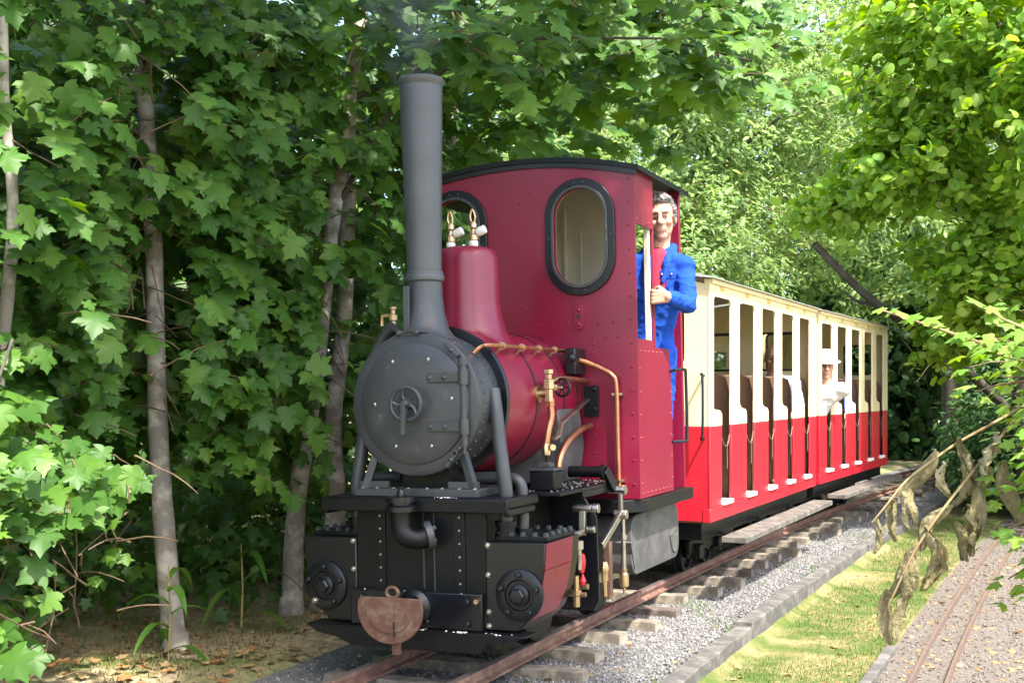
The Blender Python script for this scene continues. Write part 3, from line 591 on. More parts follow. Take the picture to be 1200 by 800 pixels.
rl = lp(MB().bar((.655, 1.36, .76), (.655, 1.36, .64), .02, .03).tube([(.62, 1.36, .635), (.69, 1.36, .635)], .026, 10).bar((.655, 1.36, .64), (.645, 1.08, .50), .02, .035), 'radius_rod', 'steel', bev=.003)
lp(MB().lathe([(.013, 0), (.013, .17), (.02, .175), (.02, .20), (.012, .20), (.012, .30)], (.665, 1.36, .33), (0, 0, 1), 10), 'lifting_link', 'steel', rl)
lp(MB().lathe([(.014, 0), (.026, .01), (.026, .07), (.018, .08), (.02, .10)], (.665, 1.36, .25), (0, 0, 1), 12).lathe([(.008, 0), (.008, .04)], (.665, 1.36, .22), (0, 0, 1), 8), 'oil_cup', 'brass', rl)
vl = lp(MB().tube([(.60, .80, .585), (.60, .93, .585)], .016, 10).bar((.60, .93, .57), (.60, .94, .70), .03, .03).tube([(.55, .94, .705), (.65, .94, .705)], .02, 10).lathe([(.024, 0), (.024, .03)], (.655, .94, .705), (1, 0, 0), 8).tube([(.62, .945, .60), (.66, .945, .60)], .018, 10), 'valve_rod', 'steel', bev=.002)
dc = lp(MB().lathe([(.018, 0), (.018, .05), (.026, .055), (.026, .08), (.015, .085), (.015, .15)], (.61, .80, .24), (0, 0, 1), 10).tube([(.57, .80, .30), (.66, .80, .30)], .012, 8).tube([(.58, .86, .33), (.65, .86, .33)], .015, 8), 'drain_cocks', 'brass')
lp(MB().lathe([(.012, 0), (.02, .03), (.022, .06), (.016, .09), (.0, .095)], (.625, .84, .40), (0, 0, 1), 10).lathe([(.012, 0), (.018, .02), (.0, .06)], (.63, .84, .34), (0, 0, 1), 10), 'cock_handle', 'redhandle', dc)
lp(MB().lathe([(.012, 0), (.012, .10), (.022, .10), (.022, .14)], (.63, .80, .42), (0, 0, 1), 8).tube([(.60, .72, .52), (.63, .80, .52)], .012, 8), 'oil_pot', 'steel', dc)
dc2 = lp(MB().lathe([(.012, 0), (.012, .08), (.02, .08), (.02, .12)], (.60, 1.24, .22), (0, 0, 1), 8).lathe([(.02, 0), (.024, .03), (.014, .06)], (.60, 1.24, .34), (0, 0, 1), 8), 'lubricator_cup', 'brass')
lp(MB().bar((.60, 1.30, .20), (.60, 1.30, .50), .03, .05), 'link_hanger', 'rail', dc2)
# --- bunker boxes below the cab
for s in (1, -1):
    rp = rrect(2.075, .435, .46, .165, .09, 5); rp = [(u_, max(v_, .27) if u_ > 1.7 else v_) for u_, v_ in rp]
    bk = lp(MB().prism(rp, min(s * .30, s * .625), max(s * .30, s * .625), 'x'), 'ash_box', 'greyplate', bev=.004)
    lp(MB().prism([(2.33, .42), (2.46, .46), (2.50, .42), (2.50, .34), (2.42, .30), (2.38, .32)], min(s * .624, s * .632), max(s * .624, s * .632), 'x'), 'patch_plate', 'greyplate', bk, .002)
    rivets('rivets', [(s * .632, a_, b_) for a_, b_ in ((2.36, .42), (2.45, .44), (2.485, .40), (2.48, .345), (2.42, .315))], (s, 0, 0), .008, 'greyplate', bk)
    lp(MB().bar((s * .55, 1.66, .31), (s * .55, 1.60, .46), .16, .02).hexbolt((s * .48, 1.615, .47), (0, -1, 0), .018), 'box_flap', 'greyplate', bk)
# --- cab
W_, ZB, ZT = .70, .70, 2.515
def arch(w, z0, rise, n=16): return [(w - 2 * w * k / n, z0 + rise * (1 - (1 - 2 * k / n) ** 2)) for k in range(n + 1)]
wins = [rrect(s * .385, 2.145, .205, .325, .205, 8) for s in (1, -1)]
inner = [rrect(s * .385, 2.145, .150, .268, .150, 8) for s in (1, -1)]
cab = lp(MB().prism([(-W_, ZB), (W_, ZB)] + arch(W_, ZT, .095), 1.56, 1.574, 'y', inner), 'cab', 'maroon')
for i, s in enumerate((1, -1)):
    lp(MB().prism(wins[i], 1.540, 1.559, 'y', [rrect(s * .385, 2.145, .158, .276, .158, 8)]), 'window_frame', 'blackgloss', cab, .004)
    lp(MB().prism(rrect(s * .385, 2.145, .166, .285, .166, 8), 1.531, 1.539, 'y', [inner[i]]), 'window_ring', 'smokebox', cab, .002)
    rivets('rivets', [(s * .385 + .18 * math.cos(a), 1.540, 2.145 + (.12 if math.sin(a) > .1 else -.12 if math.sin(a) < -.1 else 0) + .18 * math.sin(a)) for a in [math.pi * (k / 6) for k in (0, 2.7, 3.3, 6, 8.7, 9.3)]], (0, -1, 0), .007, 'smokebox', cab)
    x0, x1 = sorted((s * .686, s * .70))
    lp(MB().box(x0, x1, 1.5745, 2.20, ZB, 1.53).box(x0, x1, 1.5745, 1.87, 1.53, 1.57), 'side_panel', 'maroon', cab)
    lp(MB().box(x0, x1, 1.5745, 1.90, 2.20, 2.505), 'valance', 'maroon', cab)
    lp(MB().box(x0 - (.0 if s > 0 else -.0), x1, 1.885, 1.905, 1.5305, 2.1995), 'door_post', 'maroon', cab, .002)
    xa, xb = sorted((s * .655, s * .684)); lp(MB().box(xa, xb, 1.848, 1.882, 1.40, 2.30), 'grab_post', 'cabcream', cab, .004)
    xa, xb = sorted((s * .63, s * .70)); lp(MB().box(xa, xb, 2.43, 2.46, ZB, 2.505), 'rear_post', 'maroon', cab, .003)
    xa, xb = sorted((s * .672, s * .6855)); lp(MB().box(xa, xb, 1.5755, 2.19, ZB, 1.52).box(xa, xb, 1.5755, 1.84, 2.21, 2.50), 'side_lining', 'cabcream', cab)
    gb = [(s * .70, 2.16, 1.40), (s * .745, 2.18, 1.41), (s * .75, 2.30, 1.41), (s * .75, 2.33, 1.37), (s * .75, 2.33, 1.02), (s * .745, 2.30, .985), (s * .70, 2.18, .985)]
    lp(MB().tube(gb, .0095, 8, smooth=3), 'grab_rail', 'blackgloss', cab)
    sp_ = [(s * .70, y_, z_) for y_ in (1.60, 2.17) for z_ in [.78 + .125 * k for k in range(6)]] + [(s * .70, 1.62 + .075 * k, .725) for k in range(8)] + [(s * .70, 1.62 + .075 * k, 1.505) for k in range(8)] + [(s * .70, 1.60 + .1 * k, 2.225) for k in range(3)] + [(s * .70, 1.60, z_) for z_ in (2.3, 2.38, 2.46)]
    rivets('rivets', sp_, (s, 0, 0), .007, 'maroon', cab)
lp(MB().prism([(-.668, ZB), (.668, ZB)] + arch(.668, ZT - .02, .09), 1.5745, 1.58, 'y', [rrect(s * .385, 2.145, .152, .270, .152, 8) for s in (1, -1)]), 'front_lining', 'cabcream', cab)
lp(MB().prism([(-.628, ZB), (.628, ZB)] + arch(.628, ZT - .01, .08), 2.45, 2.462, 'y', [rrect(s * .44, 2.15, .10, .22, .08, 4) for s in (1, -1)]), 'back_wall', 'cabcream', cab)
lp(MB().box(-.06, -.045, 2.43, 2.4495, 1.0, 2.45).dome((-.02, 2.449, 2.2), (0, -1, 0), .01).dome((-.02, 2.449, 1.95), (0, -1, 0), .01).box(.05, .056, 2.443, 2.4495, 1.0, 2.3), 'back_wall_strip', 'cabcream', cab)
ro = arch(.735, ZT - .006, .098, 20); ri = arch(.735, ZT - .034, .098, 20)
rf = lp(MB().prism(ro + ri[::-1], 1.535, 2.54, 'y'), 'cab_roof', 'black', cab, .004)
ro = arch(.72, ZT + .024 - .03, .099, 20); ri = arch(.72, ZT - .06, .098, 20)
lp(MB().prism(ro + ri[::-1], 1.545, 1.5595, 'y'), 'roof_angle', 'blackgloss', cab)
rivets('rivets', [(x, 1.545, ZT - .03 + .098 * (1 - (x / .72) ** 2)) for x in [-.66 + .12 * k for k in range(12)]], (0, -1, 0), .006, 'smokebox', cab)
pts = [(.668, 1.56, .78 + .128 * k) for k in range(14)] + [(-.668, 1.56, .78 + .128 * k) for k in range(14)] + [(.02, 1.56, z) for z in (1.78, 1.90, 2.12, 2.18, 2.24, 2.36)] + [(.12 + .09 * k, 1.56, 1.665) for k in range(6)] + [(-.03, 1.56, 2.4), (.08, 1.56, 2.42), (.0, 1.56, 1.68)] + [(.45 + .07 * k, 1.56, 1.585 - .0 * k) for k in range(3)] + [(.445, 1.56, z) for z in (1.55, 1.50, 1.42, 1.05, .95, .86)] + [(.40 + .045 * k, 1.56, .735) for k in range(6)]
rivets('rivets', pts, (0, -1, 0), .0078, 'maroon', cab)
lp(MB().prism(rrect(.37, 1.70, .026, .068, .026, 5), 1.546, 1.559, 'y').dome((.37, 1.546, 1.74), (0, -1, 0), .012).dome((.37, 1.546, 1.66), (0, -1, 0), .012), 'lock_plate', 'maroon', cab, .003)
lp(MB().box(.362, .378, 1.543, 1.5475, 1.69, 1.715), 'keyhole', 'dark', cab)
fl = lp(MB().prism([(-.72, 2.55), (-.72, 1.62), (-.60, 1.50), (.60, 1.50), (.72, 1.62), (.72, 2.55)], .625, .694, 'z'), 'cab_footplate', 'black', bev=.004)
lp(MB().box(-.25, .25, 1.58, 1.80, .70, 1.55), 'firebox_backhead', 'black', bev=.02)

# chipped paint and droppings along the front edges
fk = random.Random(9); b = MB()
for c_, n_ in ((.24, 22), (.06, 6), (-.2, 4), (.40, 7)):
    for i in range(n_): b.dome((fk.gauss(c_, .035), fk.uniform(.266, .30), .189), (0, 0, 1), fk.uniform(.002, .007), .003, 5)
for i in range(14): b.dome((fk.gauss(.16, .03), fk.uniform(.29, .32), .803), (0, 0, 1), fk.uniform(.002, .007), .003, 5)
for i in range(5): b.dome((fk.uniform(-.3, .3), .305, .3615), (0, 0, 1), fk.uniform(.002, .005), .002, 5)
o = lp(b, 'paint_flecks', 'white'); o['kind'] = 'stuff'
# ================================================================== carriages
HW, LEN, PIT, Y1 = .64, 3.40, .658, .085
CM = {}
def cmesh(key, b, m, smooth=35):
    if key not in CM: CM[key] = b().mesh(key.split('|')[0], M[m] if isinstance(m, str) else m, smooth)
    return CM[key]
def side(u): return None
def carriage(loc, rz, label):
    c = empty('open_sided_carriage', loc, (0, 0, rz)); tag(c, label, 'railway carriage', 'red and cream carriages behind the locomotive')
    def part(key, b, m, parent=None, loc=(0, 0, 0), bev=0, rot=(0, 0, 0)):
        o = put(key.split('|')[0], cmesh(key, b, m), parent or c, loc, rot)
        if bev:
            q = o.modifiers.new('bevel', 'BEVEL'); q.width = bev; q.segments = 2; q.limit_method = 'ANGLE'; q.angle_limit = R(35)
        return o
    part('underframe', lambda: MB().box(-.57, .57, .05, LEN - .05, .30, .415).box(-.06, .06, -.12, LEN + .12, .32, .38), 'black', bev=.004)
    part('floor', lambda: MB().box(-.60, .60, .03, LEN - .03, .416, .46), 'brown')
    # end walls with red lower and cream upper half
    for e, yq in (('front', 0), ('rear', LEN - .02)):
        part('end_wall|' + e, lambda: MB().prism([(-HW, 1.062), (HW, 1.062), (HW, 1.98)] + [(HW - 2 * HW * k / 10, 2.0 + .10 * (1 - (1 - k / 5) ** 2)) for k in range(11)] + [(-HW, 1.98)], yq, yq + .02, 'y', [rrect(s * .30, 1.66, .155, .17, .03, 3) for s in (1, -1)]), 'cream', bev=.003)
        part('end_panel|' + e, lambda: MB().box(-HW, HW, yq, yq + .02, .43, 1.060), 'coachred', bev=.003)
        for s in (1, -1):
            part('end_window_frame|%s%d' % (e, s), lambda: MB().prism(rrect(s * .30, 1.66, .165, .18, .035, 3), yq - .006, yq - .0005, 'y', [rrect(s * .30, 1.66, .148, .163, .03, 3)]), 'blackgloss')
            part('end_window_pane|%s%d' % (e, s), lambda: MB().box(s * .30 - .156, s * .30 + .156, yq + .008, yq + .012, 1.489, 1.831), 'glass')
    for s in (1, -1):
        X = lambda a, b_: (min(s * a, s * b_), max(s * a, s * b_))
        sk = '%d' % s
        part('corner_post|f' + sk, lambda: MB().box(*X(HW - .014, HW + .003), -.004, Y1, 1.1765, 1.97), 'cream', bev=.003)
        part('corner_foot|f' + sk, lambda: MB().prism([(-.004, 1.062), (Y1 + .20, 1.062), (Y1 + .20, 1.14), (Y1 + .16, 1.165), (Y1 + .02, 1.176), (-.004, 1.176)], *X(HW - .014, HW + .003), 'x'), 'cream', bev=.003)
        part('lower_panel|f' + sk, lambda: MB().box(*X(HW - .012, HW + .002), -.004, Y1 + .20, .52, 1.060), 'coachred', bev=.004)
        part('bottom_rail|' + sk, lambda: MB().box(*X(HW - .05, HW + .004), -.004, LEN + .004, .425, .518), 'coachred', bev=.004)
        part('cant_rail|' + sk, lambda: MB().box(*X(HW - .04, HW + .002), -.002, LEN + .002, 1.972, 2.045).box(*X(HW + .001, HW + .022), 0, LEN, 2.012, 2.044), 'cream', bev=.004)
        for k in range(5):
            y0 = Y1 + PIT * k; last = k == 4
            yb = .25 if last else .66 + .20
            ye = LEN + .004 - (Y1 + PIT * 4) if last else .658
            lk = 'L' if last else ''
            part('pillar|%s%s' % (sk, lk), lambda: MB().prism([(.43, 1.062), (ye if last else .658 + .20, 1.062)] + ([] if last else [(.858, 1.13), (.845, 1.155), (.81, 1.168), (.72, 1.176), (.668, 1.20)]) + [(ye, 1.23), (ye, 1.90), (ye, 1.971), (.44, 1.971), (.44, 1.26), (.43, 1.22)], *X(HW - .014, HW + .003), 'x'), 'cream', loc=(0, y0, 0), bev=.003)
            part('lower_panel|%s%s' % (sk, lk), lambda: MB().box(*X(HW - .012, HW + .002), .43, ye if last else .858, .52, 1.060), 'coachred', loc=(0, y0, 0), bev=.004)
            part('window_head|' + sk, lambda: MB().prism([(.0, 1.971), (.0, 1.90), (.015, 1.925), (.04, 1.935), (.40, 1.935), (.425, 1.925), (.44, 1.90), (.44, 1.971)], *X(HW - .013, HW + .001), 'x'), 'cream', loc=(0, y0, 0))
            part('tread|' + sk, lambda: MB().box(*X(HW - .12, HW + .022), .20, .432, .5185, .548), 'white', loc=(0, y0, 0), bev=.004)
            part('vent_block|' + sk, lambda: MB().box(*X(HW + .0025, HW + .010), .16, .24, 1.983, 2.005), 'ochre', loc=(0, y0, 0))
            if s > 0:
                part('door_chain', lambda: MB().tube([(HW - .01, .205, 1.0), (HW - .005, .27, .935), (HW, .32, .915), (HW - .005, .37, .935), (HW - .01, .43, .995)], .0045, 5, smooth=4).tube([(HW, .33, .915), (HW, .335, .83), (HW + .002, .33, .76)], .004, 5), 'rail', loc=(0, y0, 0))
            else:
                part('window_pane', lambda: MB().box(-HW + .01, -HW + .014, .0, .44, 1.10, 1.94), 'glass', loc=(0, y0, 0))
                part('inner_panel', lambda: MB().box(-HW + .046, -HW + .055, .0, .44, .47, 1.40), 'brown', loc=(0, y0, 0))
    for k in range(6):
        yq = .03 if k == 0 else Y1 + PIT * k - .10
        part('seat_back|' + ('e' if k == 0 else 'n'), lambda: MB().prism([(-.58, .461), (.585, .461), (.585, 1.30), (.56, 1.395), (.50, 1.42), (-.5, 1.42), (-.58, 1.38)], 0, .03, 'y'), 'brown', loc=(0, yq, 0), bev=.006)
        if k: part('seat', lambda: MB().box(-.58, .36, 0, .22, .80, .83).box(-.58, .36, .20, .22, .461, .80), 'brown', loc=(0, yq - .223, 0), bev=.006)
    part('inner_frieze', lambda: MB().box(-HW + .05, -HW + .06, .05, LEN - .05, 1.70, 1.95), 'cream')
    rp = [(-HW - .05 + (2 * HW + .10) * k / 12, 2.046 + .105 * (1 - (1 - k / 6) ** 2)) for k in range(13)]
    part('roof', lambda: MB().prism(rp + [(x, z - .022 if 0 < i < 12 else z - .004) for i, (x, z) in reversed(list(enumerate(rp)))], -.04, LEN + .04, 'y'), 'greyroof')
    for s in (1, -1):
        x0, x1 = sorted((s * .69, s * .86))
        fb_ = part('footboard|%d' % s, lambda: MB().box(x0, x1, .10, 3.05, .288, .328), 'timber', bev=.004)
        for q in (.5, 1.55, 2.6): part('footboard_bracket|%d%.1f' % (s, q), lambda: MB().bar((s * .50, q, .32), (s * .72, q, .27), .04, .025).bar((s * .50, q, .18), (s * .80, q, .285), .035, .02), 'black', fb_)
    for yq in (.62, 1.12, 2.28, 2.78):
        for s in (1, -1):
            wh = part('wheel|%d' % s, lambda: MB().lathe([(.135, -.03), (.155, -.03), (.155, -.018), (.138, -.01), (.135, .035), (.115, .037), (.10, .01), (.04, .01), (.04, .05), (.0, .05)], (s * .25, 0, .135), (s, 0, 0), 28), 'black', loc=(0, yq, 0))
    for yq in (.87, 2.53):
        part('bogie', lambda: MB().box(-.36, -.33, -.42, .42, .14, .24).box(.33, .36, -.42, .42, .14, .24).box(-.36, .36, -.08, .08, .20, .298).box(.33, .40, -.30, -.20, .10, .20).box(.33, .40, .20, .30, .10, .20), 'black', loc=(0, yq, 0), bev=.006)
    part('end_handrail', lambda: MB().tube([(.60, -.002, 1.40), (.60, -.07, 1.41), (.615, -.085, 1.37), (.615, -.085, 1.02), (.60, -.07, .985), (.60, -.002, .985)], .009, 8, smooth=3), 'blackgloss')
    return c
c1a = -R(1.7); c1 = carriage((tx(3.14), 3.14, 0), c1a, 'red and cream open sided carriage coupled directly behind the locomotive')
e1 = Vector((tx(3.14), 3.14, 0)) + Matrix.Rotation(c1a, 3, 'Z') @ Vector((0, LEN + .20, 0))
c2a = -R(3.6); c2 = carriage((e1.x, e1.y, 0), c2a, 'red and cream open sided carriage at the tail end of the train')
C1 = Matrix.Translation((tx(3.14), 3.14, 0)) @ Matrix.Rotation(c1a, 4, 'Z'); C2 = Matrix.Translation((e1.x, e1.y, 0)) @ Matrix.Rotation(c2a, 4, 'Z')
# faint red lettering board inside the first carriage is too blurred to read: a plain red strip
b = MB().box(-HW + .0605, -HW + .064, .75, 2.2, 1.80, 1.86); b.build('notice_strip', M['coachred'], c1)
# ================================================================== people
def capsule(b, p0, p1, r0, r1, n=14, flat=None):
    """tapered capsule; flat = (direction, factor) squashes it along one direction"""
    p0, p1 = Vector(p0), Vector(p1); ax = (p1 - p0); L_ = ax.length
    if L_ < 1e-5: ax = Vector((0, 0, 1)); L_ = 1e-5
    ax.normalize(); prof = []
    for k in range(5): a = math.pi / 2 * k / 4; prof.append((r0 * math.sin(a), -r0 * math.cos(a)))
    for k in range(5): a = math.pi / 2 * k / 4; prof.append((r1 * math.cos(a), L_ + r1 * math.sin(a)))
    i0 = len(b.v); b.lathe(prof, p0, ax, n)
    if flat:
        d = Vector(flat[0]).normalized(); c = (p0 + p1) / 2
        for i in range(i0, len(b.v)):
            v = Vector(b.v[i]); k = (v - c).dot(d); b.v[i] = tuple(v - d * k * (1 - flat[1]))
    return b
def ell(b, c, r, rot=None, n=16):
    i0 = len(b.v); b.lathe([(math.sin(math.pi * k / 10), -math.cos(math.pi * k / 10)) for k in range(11)], (0, 0, 0), (0, 0, 1), n)
    for i in range(i0, len(b.v)):
        v = Vector(b.v[i]); v = Vector((v.x * r[0], v.y * r[1], v.z * r[2]))
        if rot: v = rot @ v
        b.v[i] = tuple(v + Vector(c))
    return b
def skin_of(b, name, m, voxel, parent=None, loc=(0, 0, 0), smooth=4, disp=0, freq=1.0):
    me = b.mesh(name, m, 0); o = put(name, me, parent, loc)
    r = o.modifiers.new('r', 'REMESH'); r.mode = 'VOXEL'; r.voxel_size = voxel; r.use_smooth_shade = True
    s = o.modifiers.new('s', 'SMOOTH'); s.factor = .5; s.iterations = smooth
    if disp:
        pass
    dg = bpy.context.evaluated_depsgraph_get(); nm = bpy.data.meshes.new_from_object(o.evaluated_get(dg))
    if disp:                                            # cloth folds: ridged noise stretched across the limb
        from mathutils import noise as mn
        co = [v.co.copy() for v in nm.vertices]; no = [v.normal.copy() for v in nm.vertices]
        for v, c_, n_ in zip(nm.vertices, co, no):
            q = Vector((c_.x * 7 + c_.z * 4, c_.y * 7 - c_.z * 3, c_.z * 13)) * freq; r1 = 1 - abs(mn.noise(q)); r2 = 1 - abs(mn.noise(q * 2.1 + Vector((3, 7, 1))))
            v.co = c_ + n_ * disp * (r1 ** 6 * 1.0 + r2 ** 6 * .7 - .5)
    o.modifiers.clear(); o.data = nm; nm.materials.clear(); nm.materials.append(m); nm.polygons.foreach_set('use_smooth', [True] * len(nm.polygons))
    return o
def head(b, c, rot, k=1.0):
    """head added to a body; c = middle of the skull, face towards local -y"""
    def P(x, y, z): return Vector(c) + rot @ (Vector((x, y, z)) * k)
    def E(p, r): ell(b, P(*p), [q * k for q in r], rot)
    E((0, .012, .03), (.076, .095, .088)); E((0, -.018, -.038), (.064, .066, .082)); E((0, -.050, -.098), (.033, .030, .026))
    E((0, -.072, .030), (.052, .018, .016)); E((0, -.070, -.065), (.032, .022, .020))
    capsule(b, P(0, -.088, .012), P(0, -.108, -.030), .010 * k, .015 * k); E((-.014, -.098, -.036), (.010, .012, .008)); E((.014, -.098, -.036), (.010, .012, .008))
    for s in (-1, 1):
        E((s * .077, .014, -.006), (.010, .018, .030)); E((s * .040, -.064, -.028), (.024, .02, .022))
def face(o, c, rot, k=1.0, beard=False):
    def P(x, y, z): return Vector(c) + rot @ (Vector((x, y, z)) * k)
    inn = rot @ Vector((0, 1, 0)); eyes = [P(s * .031, -.082, .003) for s in (-1, 1)]; ck = [P(s * .052, -.062, -.055) for s in (-1, 1)]; mo = P(0, -.095, -.069)
    for v in o.data.vertices:                           # press in the eye sockets, cheeks and the line of the mouth
        if (v.co - Vector(c)).length > .2: continue
        for e in eyes:
            d = (v.co - e).length / (.024 * k)
            if d < 1: v.co += inn * .011 * k * (1 - d * d)
        for e in ck:
            d = (v.co - e).length / (.028 * k)
            if d < 1: v.co += inn * .006 * k * (1 - d * d)
        d = rot.transposed() @ (v.co - mo)
        if abs(d.x) < .026 * k and abs(d.z) < .006 * k and d.y < .02: v.co += inn * .004 * k
    for s in (-1, 1):
        b = MB(); ell(b, P(s * .031, -.0745, .003), (.012 * k, .007 * k, .0055 * k), rot, 10); b.build('eye', M['eyewhite'], o)
        b = MB(); ell(b, P(s * .031, -.0805, .003), (.0055 * k, .004 * k, .0052 * k), rot, 10); b.build('iris', M['dark'], o)
        b = MB(); capsule(b, P(s * .014, -.090, .026), P(s * .052, -.078, .026), .0038 * k, .003 * k, 8); b.build('eyebrow', M['hair'], o)
        b = MB(); capsule(b, P(s * .018, -.0785, .0105), P(s * .045, -.073, .0095), .0045 * k, .0035 * k, 8); b.build('eyelid', M['skin'], o)
    b = MB(); capsule(b, P(-.022, -.084, -.065), P(.022, -.084, -.065), .0035 * k, .0035 * k, 8); capsule(b, P(-.016, -.085, -.0725), P(.016, -.085, -.0725), .0045 * k, .0045 * k, 8); b.build('lips', M['lip'], o)
def hand(b, wrist, fwd, palmn, grip, k=1.0, side=1):
    """palm, four bent fingers and a thumb; fwd = along the hand, palmn = out of the palm, grip = bend per joint in radians"""
    f = Vector(fwd).normalized(); n = (Vector(palmn) - f * Vector(palmn).dot(f)).normalized(); a = f.cross(n) * side; w = Vector(wrist)
    for i in range(4):
        capsule(b, w + a * (.011 * (i - 1.5)), w + f * .085 * k + a * (.0215 * (i - 1.5)), .016, .0125)
    for i, ln in enumerate((.070, .080, .075, .058)):
        p = w + f * .088 * k + a * (.0225 * (i - 1.5)); ang = 0
        for j, q in enumerate((.46, .31, .23)):
            ang += grip * (1, 1.1, .7)[j]; d = f * math.cos(ang) + n * math.sin(ang); e = p + d * ln * q * k * 1.15; capsule(b, p, e, .0098 - .0008 * j, .0092 - .0008 * j); p = e
    p = w + f * .025 + a * (-.032) ; e = p + (f * .6 - a * .55 + n * .5).normalized() * .045; capsule(b, p, e, .0145, .0115); g = e + (f * .75 + n * .75 + a * .25).normalized() * .035; capsule(b, e, g, .011, .0095)
def drv():
    # standing in the cab doorway, leaning out, left hand round the post
    base = Vector((.55, 2.20, .695)); root_name = 'person'
    yaw = Euler((0, 0, R(16))).to_matrix()             # faces the camera: local -y turned towards +x
    hip = Vector((.50, 2.24, 1.56)); chest = Vector((.565, 2.18, 1.93)); neck = Vector((.60, 2.155, 2.13)); hc = Vector((.625, 2.13, 2.312))
    rt = yaw @ Vector((1, 0, 0)); fw = yaw @ Vector((0, -1, 0))
    hrot = Euler((R(2), R(-3), R(14))).to_matrix()
    shL = neck + rt * .155 + Vector((0, 0, -.095)); shR = neck - rt * .155 + Vector((0, 0, -.095))
    elL = Vector((.80, 2.09, 1.80)); wrL = Vector((.745, 1.875, 1.83))
    elR = shR + Vector((-.07, .02, -.28)); wrR = elR + Vector((.05, -.17, -.16))
    kn = [hip + Vector((s * .09, -.02, -.42)) for s in (-1, 1)]; an = [Vector((hip.x + s * .10, 2.22, .775)) for s in (-1, 1)]
    b = MB(); head(b, hc, hrot, 1.08); capsule(b, neck - Vector((0, 0, .05)), hc + Vector((0, .02, -.06)), .062, .056)
    def trunk(b, g):
        capsule(b, hip, hip + Vector((0, 0, .10)), .155 + g, .15 + g, 20, (fw, .72)); capsule(b, hip + Vector((0, 0, .1)), chest, .148 + g, .172 + g, 20, (fw, .70)); capsule(b, chest, neck - Vector((0, 0, .10)), .17 + g, .125 + g, 20, (fw, .66))
        capsule(b, shL, neck - Vector((0, 0, .035)), .050 + g, .046 + g * .4); capsule(b, shR, neck - Vector((0, 0, .035)), .050 + g, .046 + g * .4)
        for i, s in enumerate((-1, 1)):
            capsule(b, hip + Vector((s * .085, 0, -.04)), kn[i], .092 + g, .066 + g); capsule(b, kn[i], an[i], .064 + g, .046 + g)
    trunk(b, -.014)
    capsule(b, shL - Vector((0, 0, .04)), elL, .038, .034); capsule(b, elL, wrL, .034, .026); capsule(b, shR - Vector((0, 0, .04)), elR, .038, .034); capsule(b, elR, wrR, .034, .026)
    hand(b, wrL, Vector((-.62, -.18, .02)), Vector((-.12, .8, 0)), .95, 1.0, 1)
    hand(b, wrR, Vector((.0, -.5, -.8)), Vector((.8, 0, 0)), .4, 1.0, -1)
    for a_ in an: capsule(b, a_ + Vector((0, 0, -.02)), a_ + Vector((.02, -.14, -.045)), .038, .03)
    for a_ in an: capsule(b, a_, a_ + Vector((0, .03, -.04)), .04, .035)
    o = skin_of(b, 'person', M['skin'], .0055, smooth=3)
    tag(o, 'train driver in blue overalls leaning out of the maroon cab holding the post', 'person')
    c = MB(); trunk(c, .014); capsule(c, shL - Vector((0, 0, .03)), elL, .060, .052); capsule(c, elL, wrL + (elL - wrL) * .12, .052, .044); capsule(c, shR, elR, .068, .058); capsule(c, elR, wrR + (elR - wrR) * .12, .058, .044)
    c.box(0, 0, 0, 0, 0, 0) if False else None
    for s in (-1, 1):                                   # turned-up collar and front edges
        capsule(c, neck + rt * s * .082 + Vector((0, .03, .015)), neck + rt * s * .058 + fw * .088 + Vector((0, 0, -.06)), .026, .022)
        capsule(c, neck + rt * s * .055 + fw * .10 + Vector((0, 0, -.075)), neck + rt * s * .03 + fw * .135 + Vector((0, 0, -.20)), .024, .016)
    capsule(c, neck + rt * .08 + Vector((0, .05, .02)), neck - rt * .08 + Vector((0, .05, .02)), .026, .026)
    cov = skin_of(c, 'overalls', M['overall'], .009, o, smooth=5, disp=.0065)
    t = MB(); capsule(t, neck + fw * .045 + Vector((0, 0, -.045)), neck + fw * .088 + Vector((0, 0, -.22)), .06, .05, 16, (fw, .85)); skin_of(t, 'shirt', M['redshirt'], .008, o)
    for s in (1,):
        pk = MB(); q = chest + rt * .085 + fw * .150 + Vector((0, 0, .045)); pk.bar(q - rt * .045, q + rt * .045, .014, .055); pk.build('pocket_flap', M['overall'], o, bev=.006)
        for e in (-.035, .02): MB().dome(q + rt * e + fw * .012, fw, .008, .006).build('button', M['steel'], o)
    h = MB()
    def HP(x, y, z): return hc + hrot @ (Vector((x, y, z)) * 1.08)
    ell(h, HP(0, .026, .050), (.088, .098, .088), hrot); ell(h, HP(0, -.035, .100), (.068, .05, .034), hrot); ell(h, HP(0, .055, .0), (.082, .075, .075), hrot)
    for s in (-1, 1): ell(h, HP(s * .072, -.005, .030), (.016, .028, .045), hrot)
    # cut the hair cap away from the face by keeping it behind the brow
    hh = skin_of(h, 'hair', M['hair'], .006, o, smooth=1, disp=.012, freq=5.0)
    face(o, hc, hrot, 1.08)
    for a_ in an:
        s_ = MB(); capsule(s_, a_ + Vector((0, .045, -.035)), a_ + Vector((.02, -.15, -.045)), .045, .037, 14); capsule(s_, a_ + Vector((0, .02, .03)), a_ + Vector((0, .02, -.03)), .055, .05); skin_of(s_, 'boot', M['shoe'], .008, o)
    return o
drv()
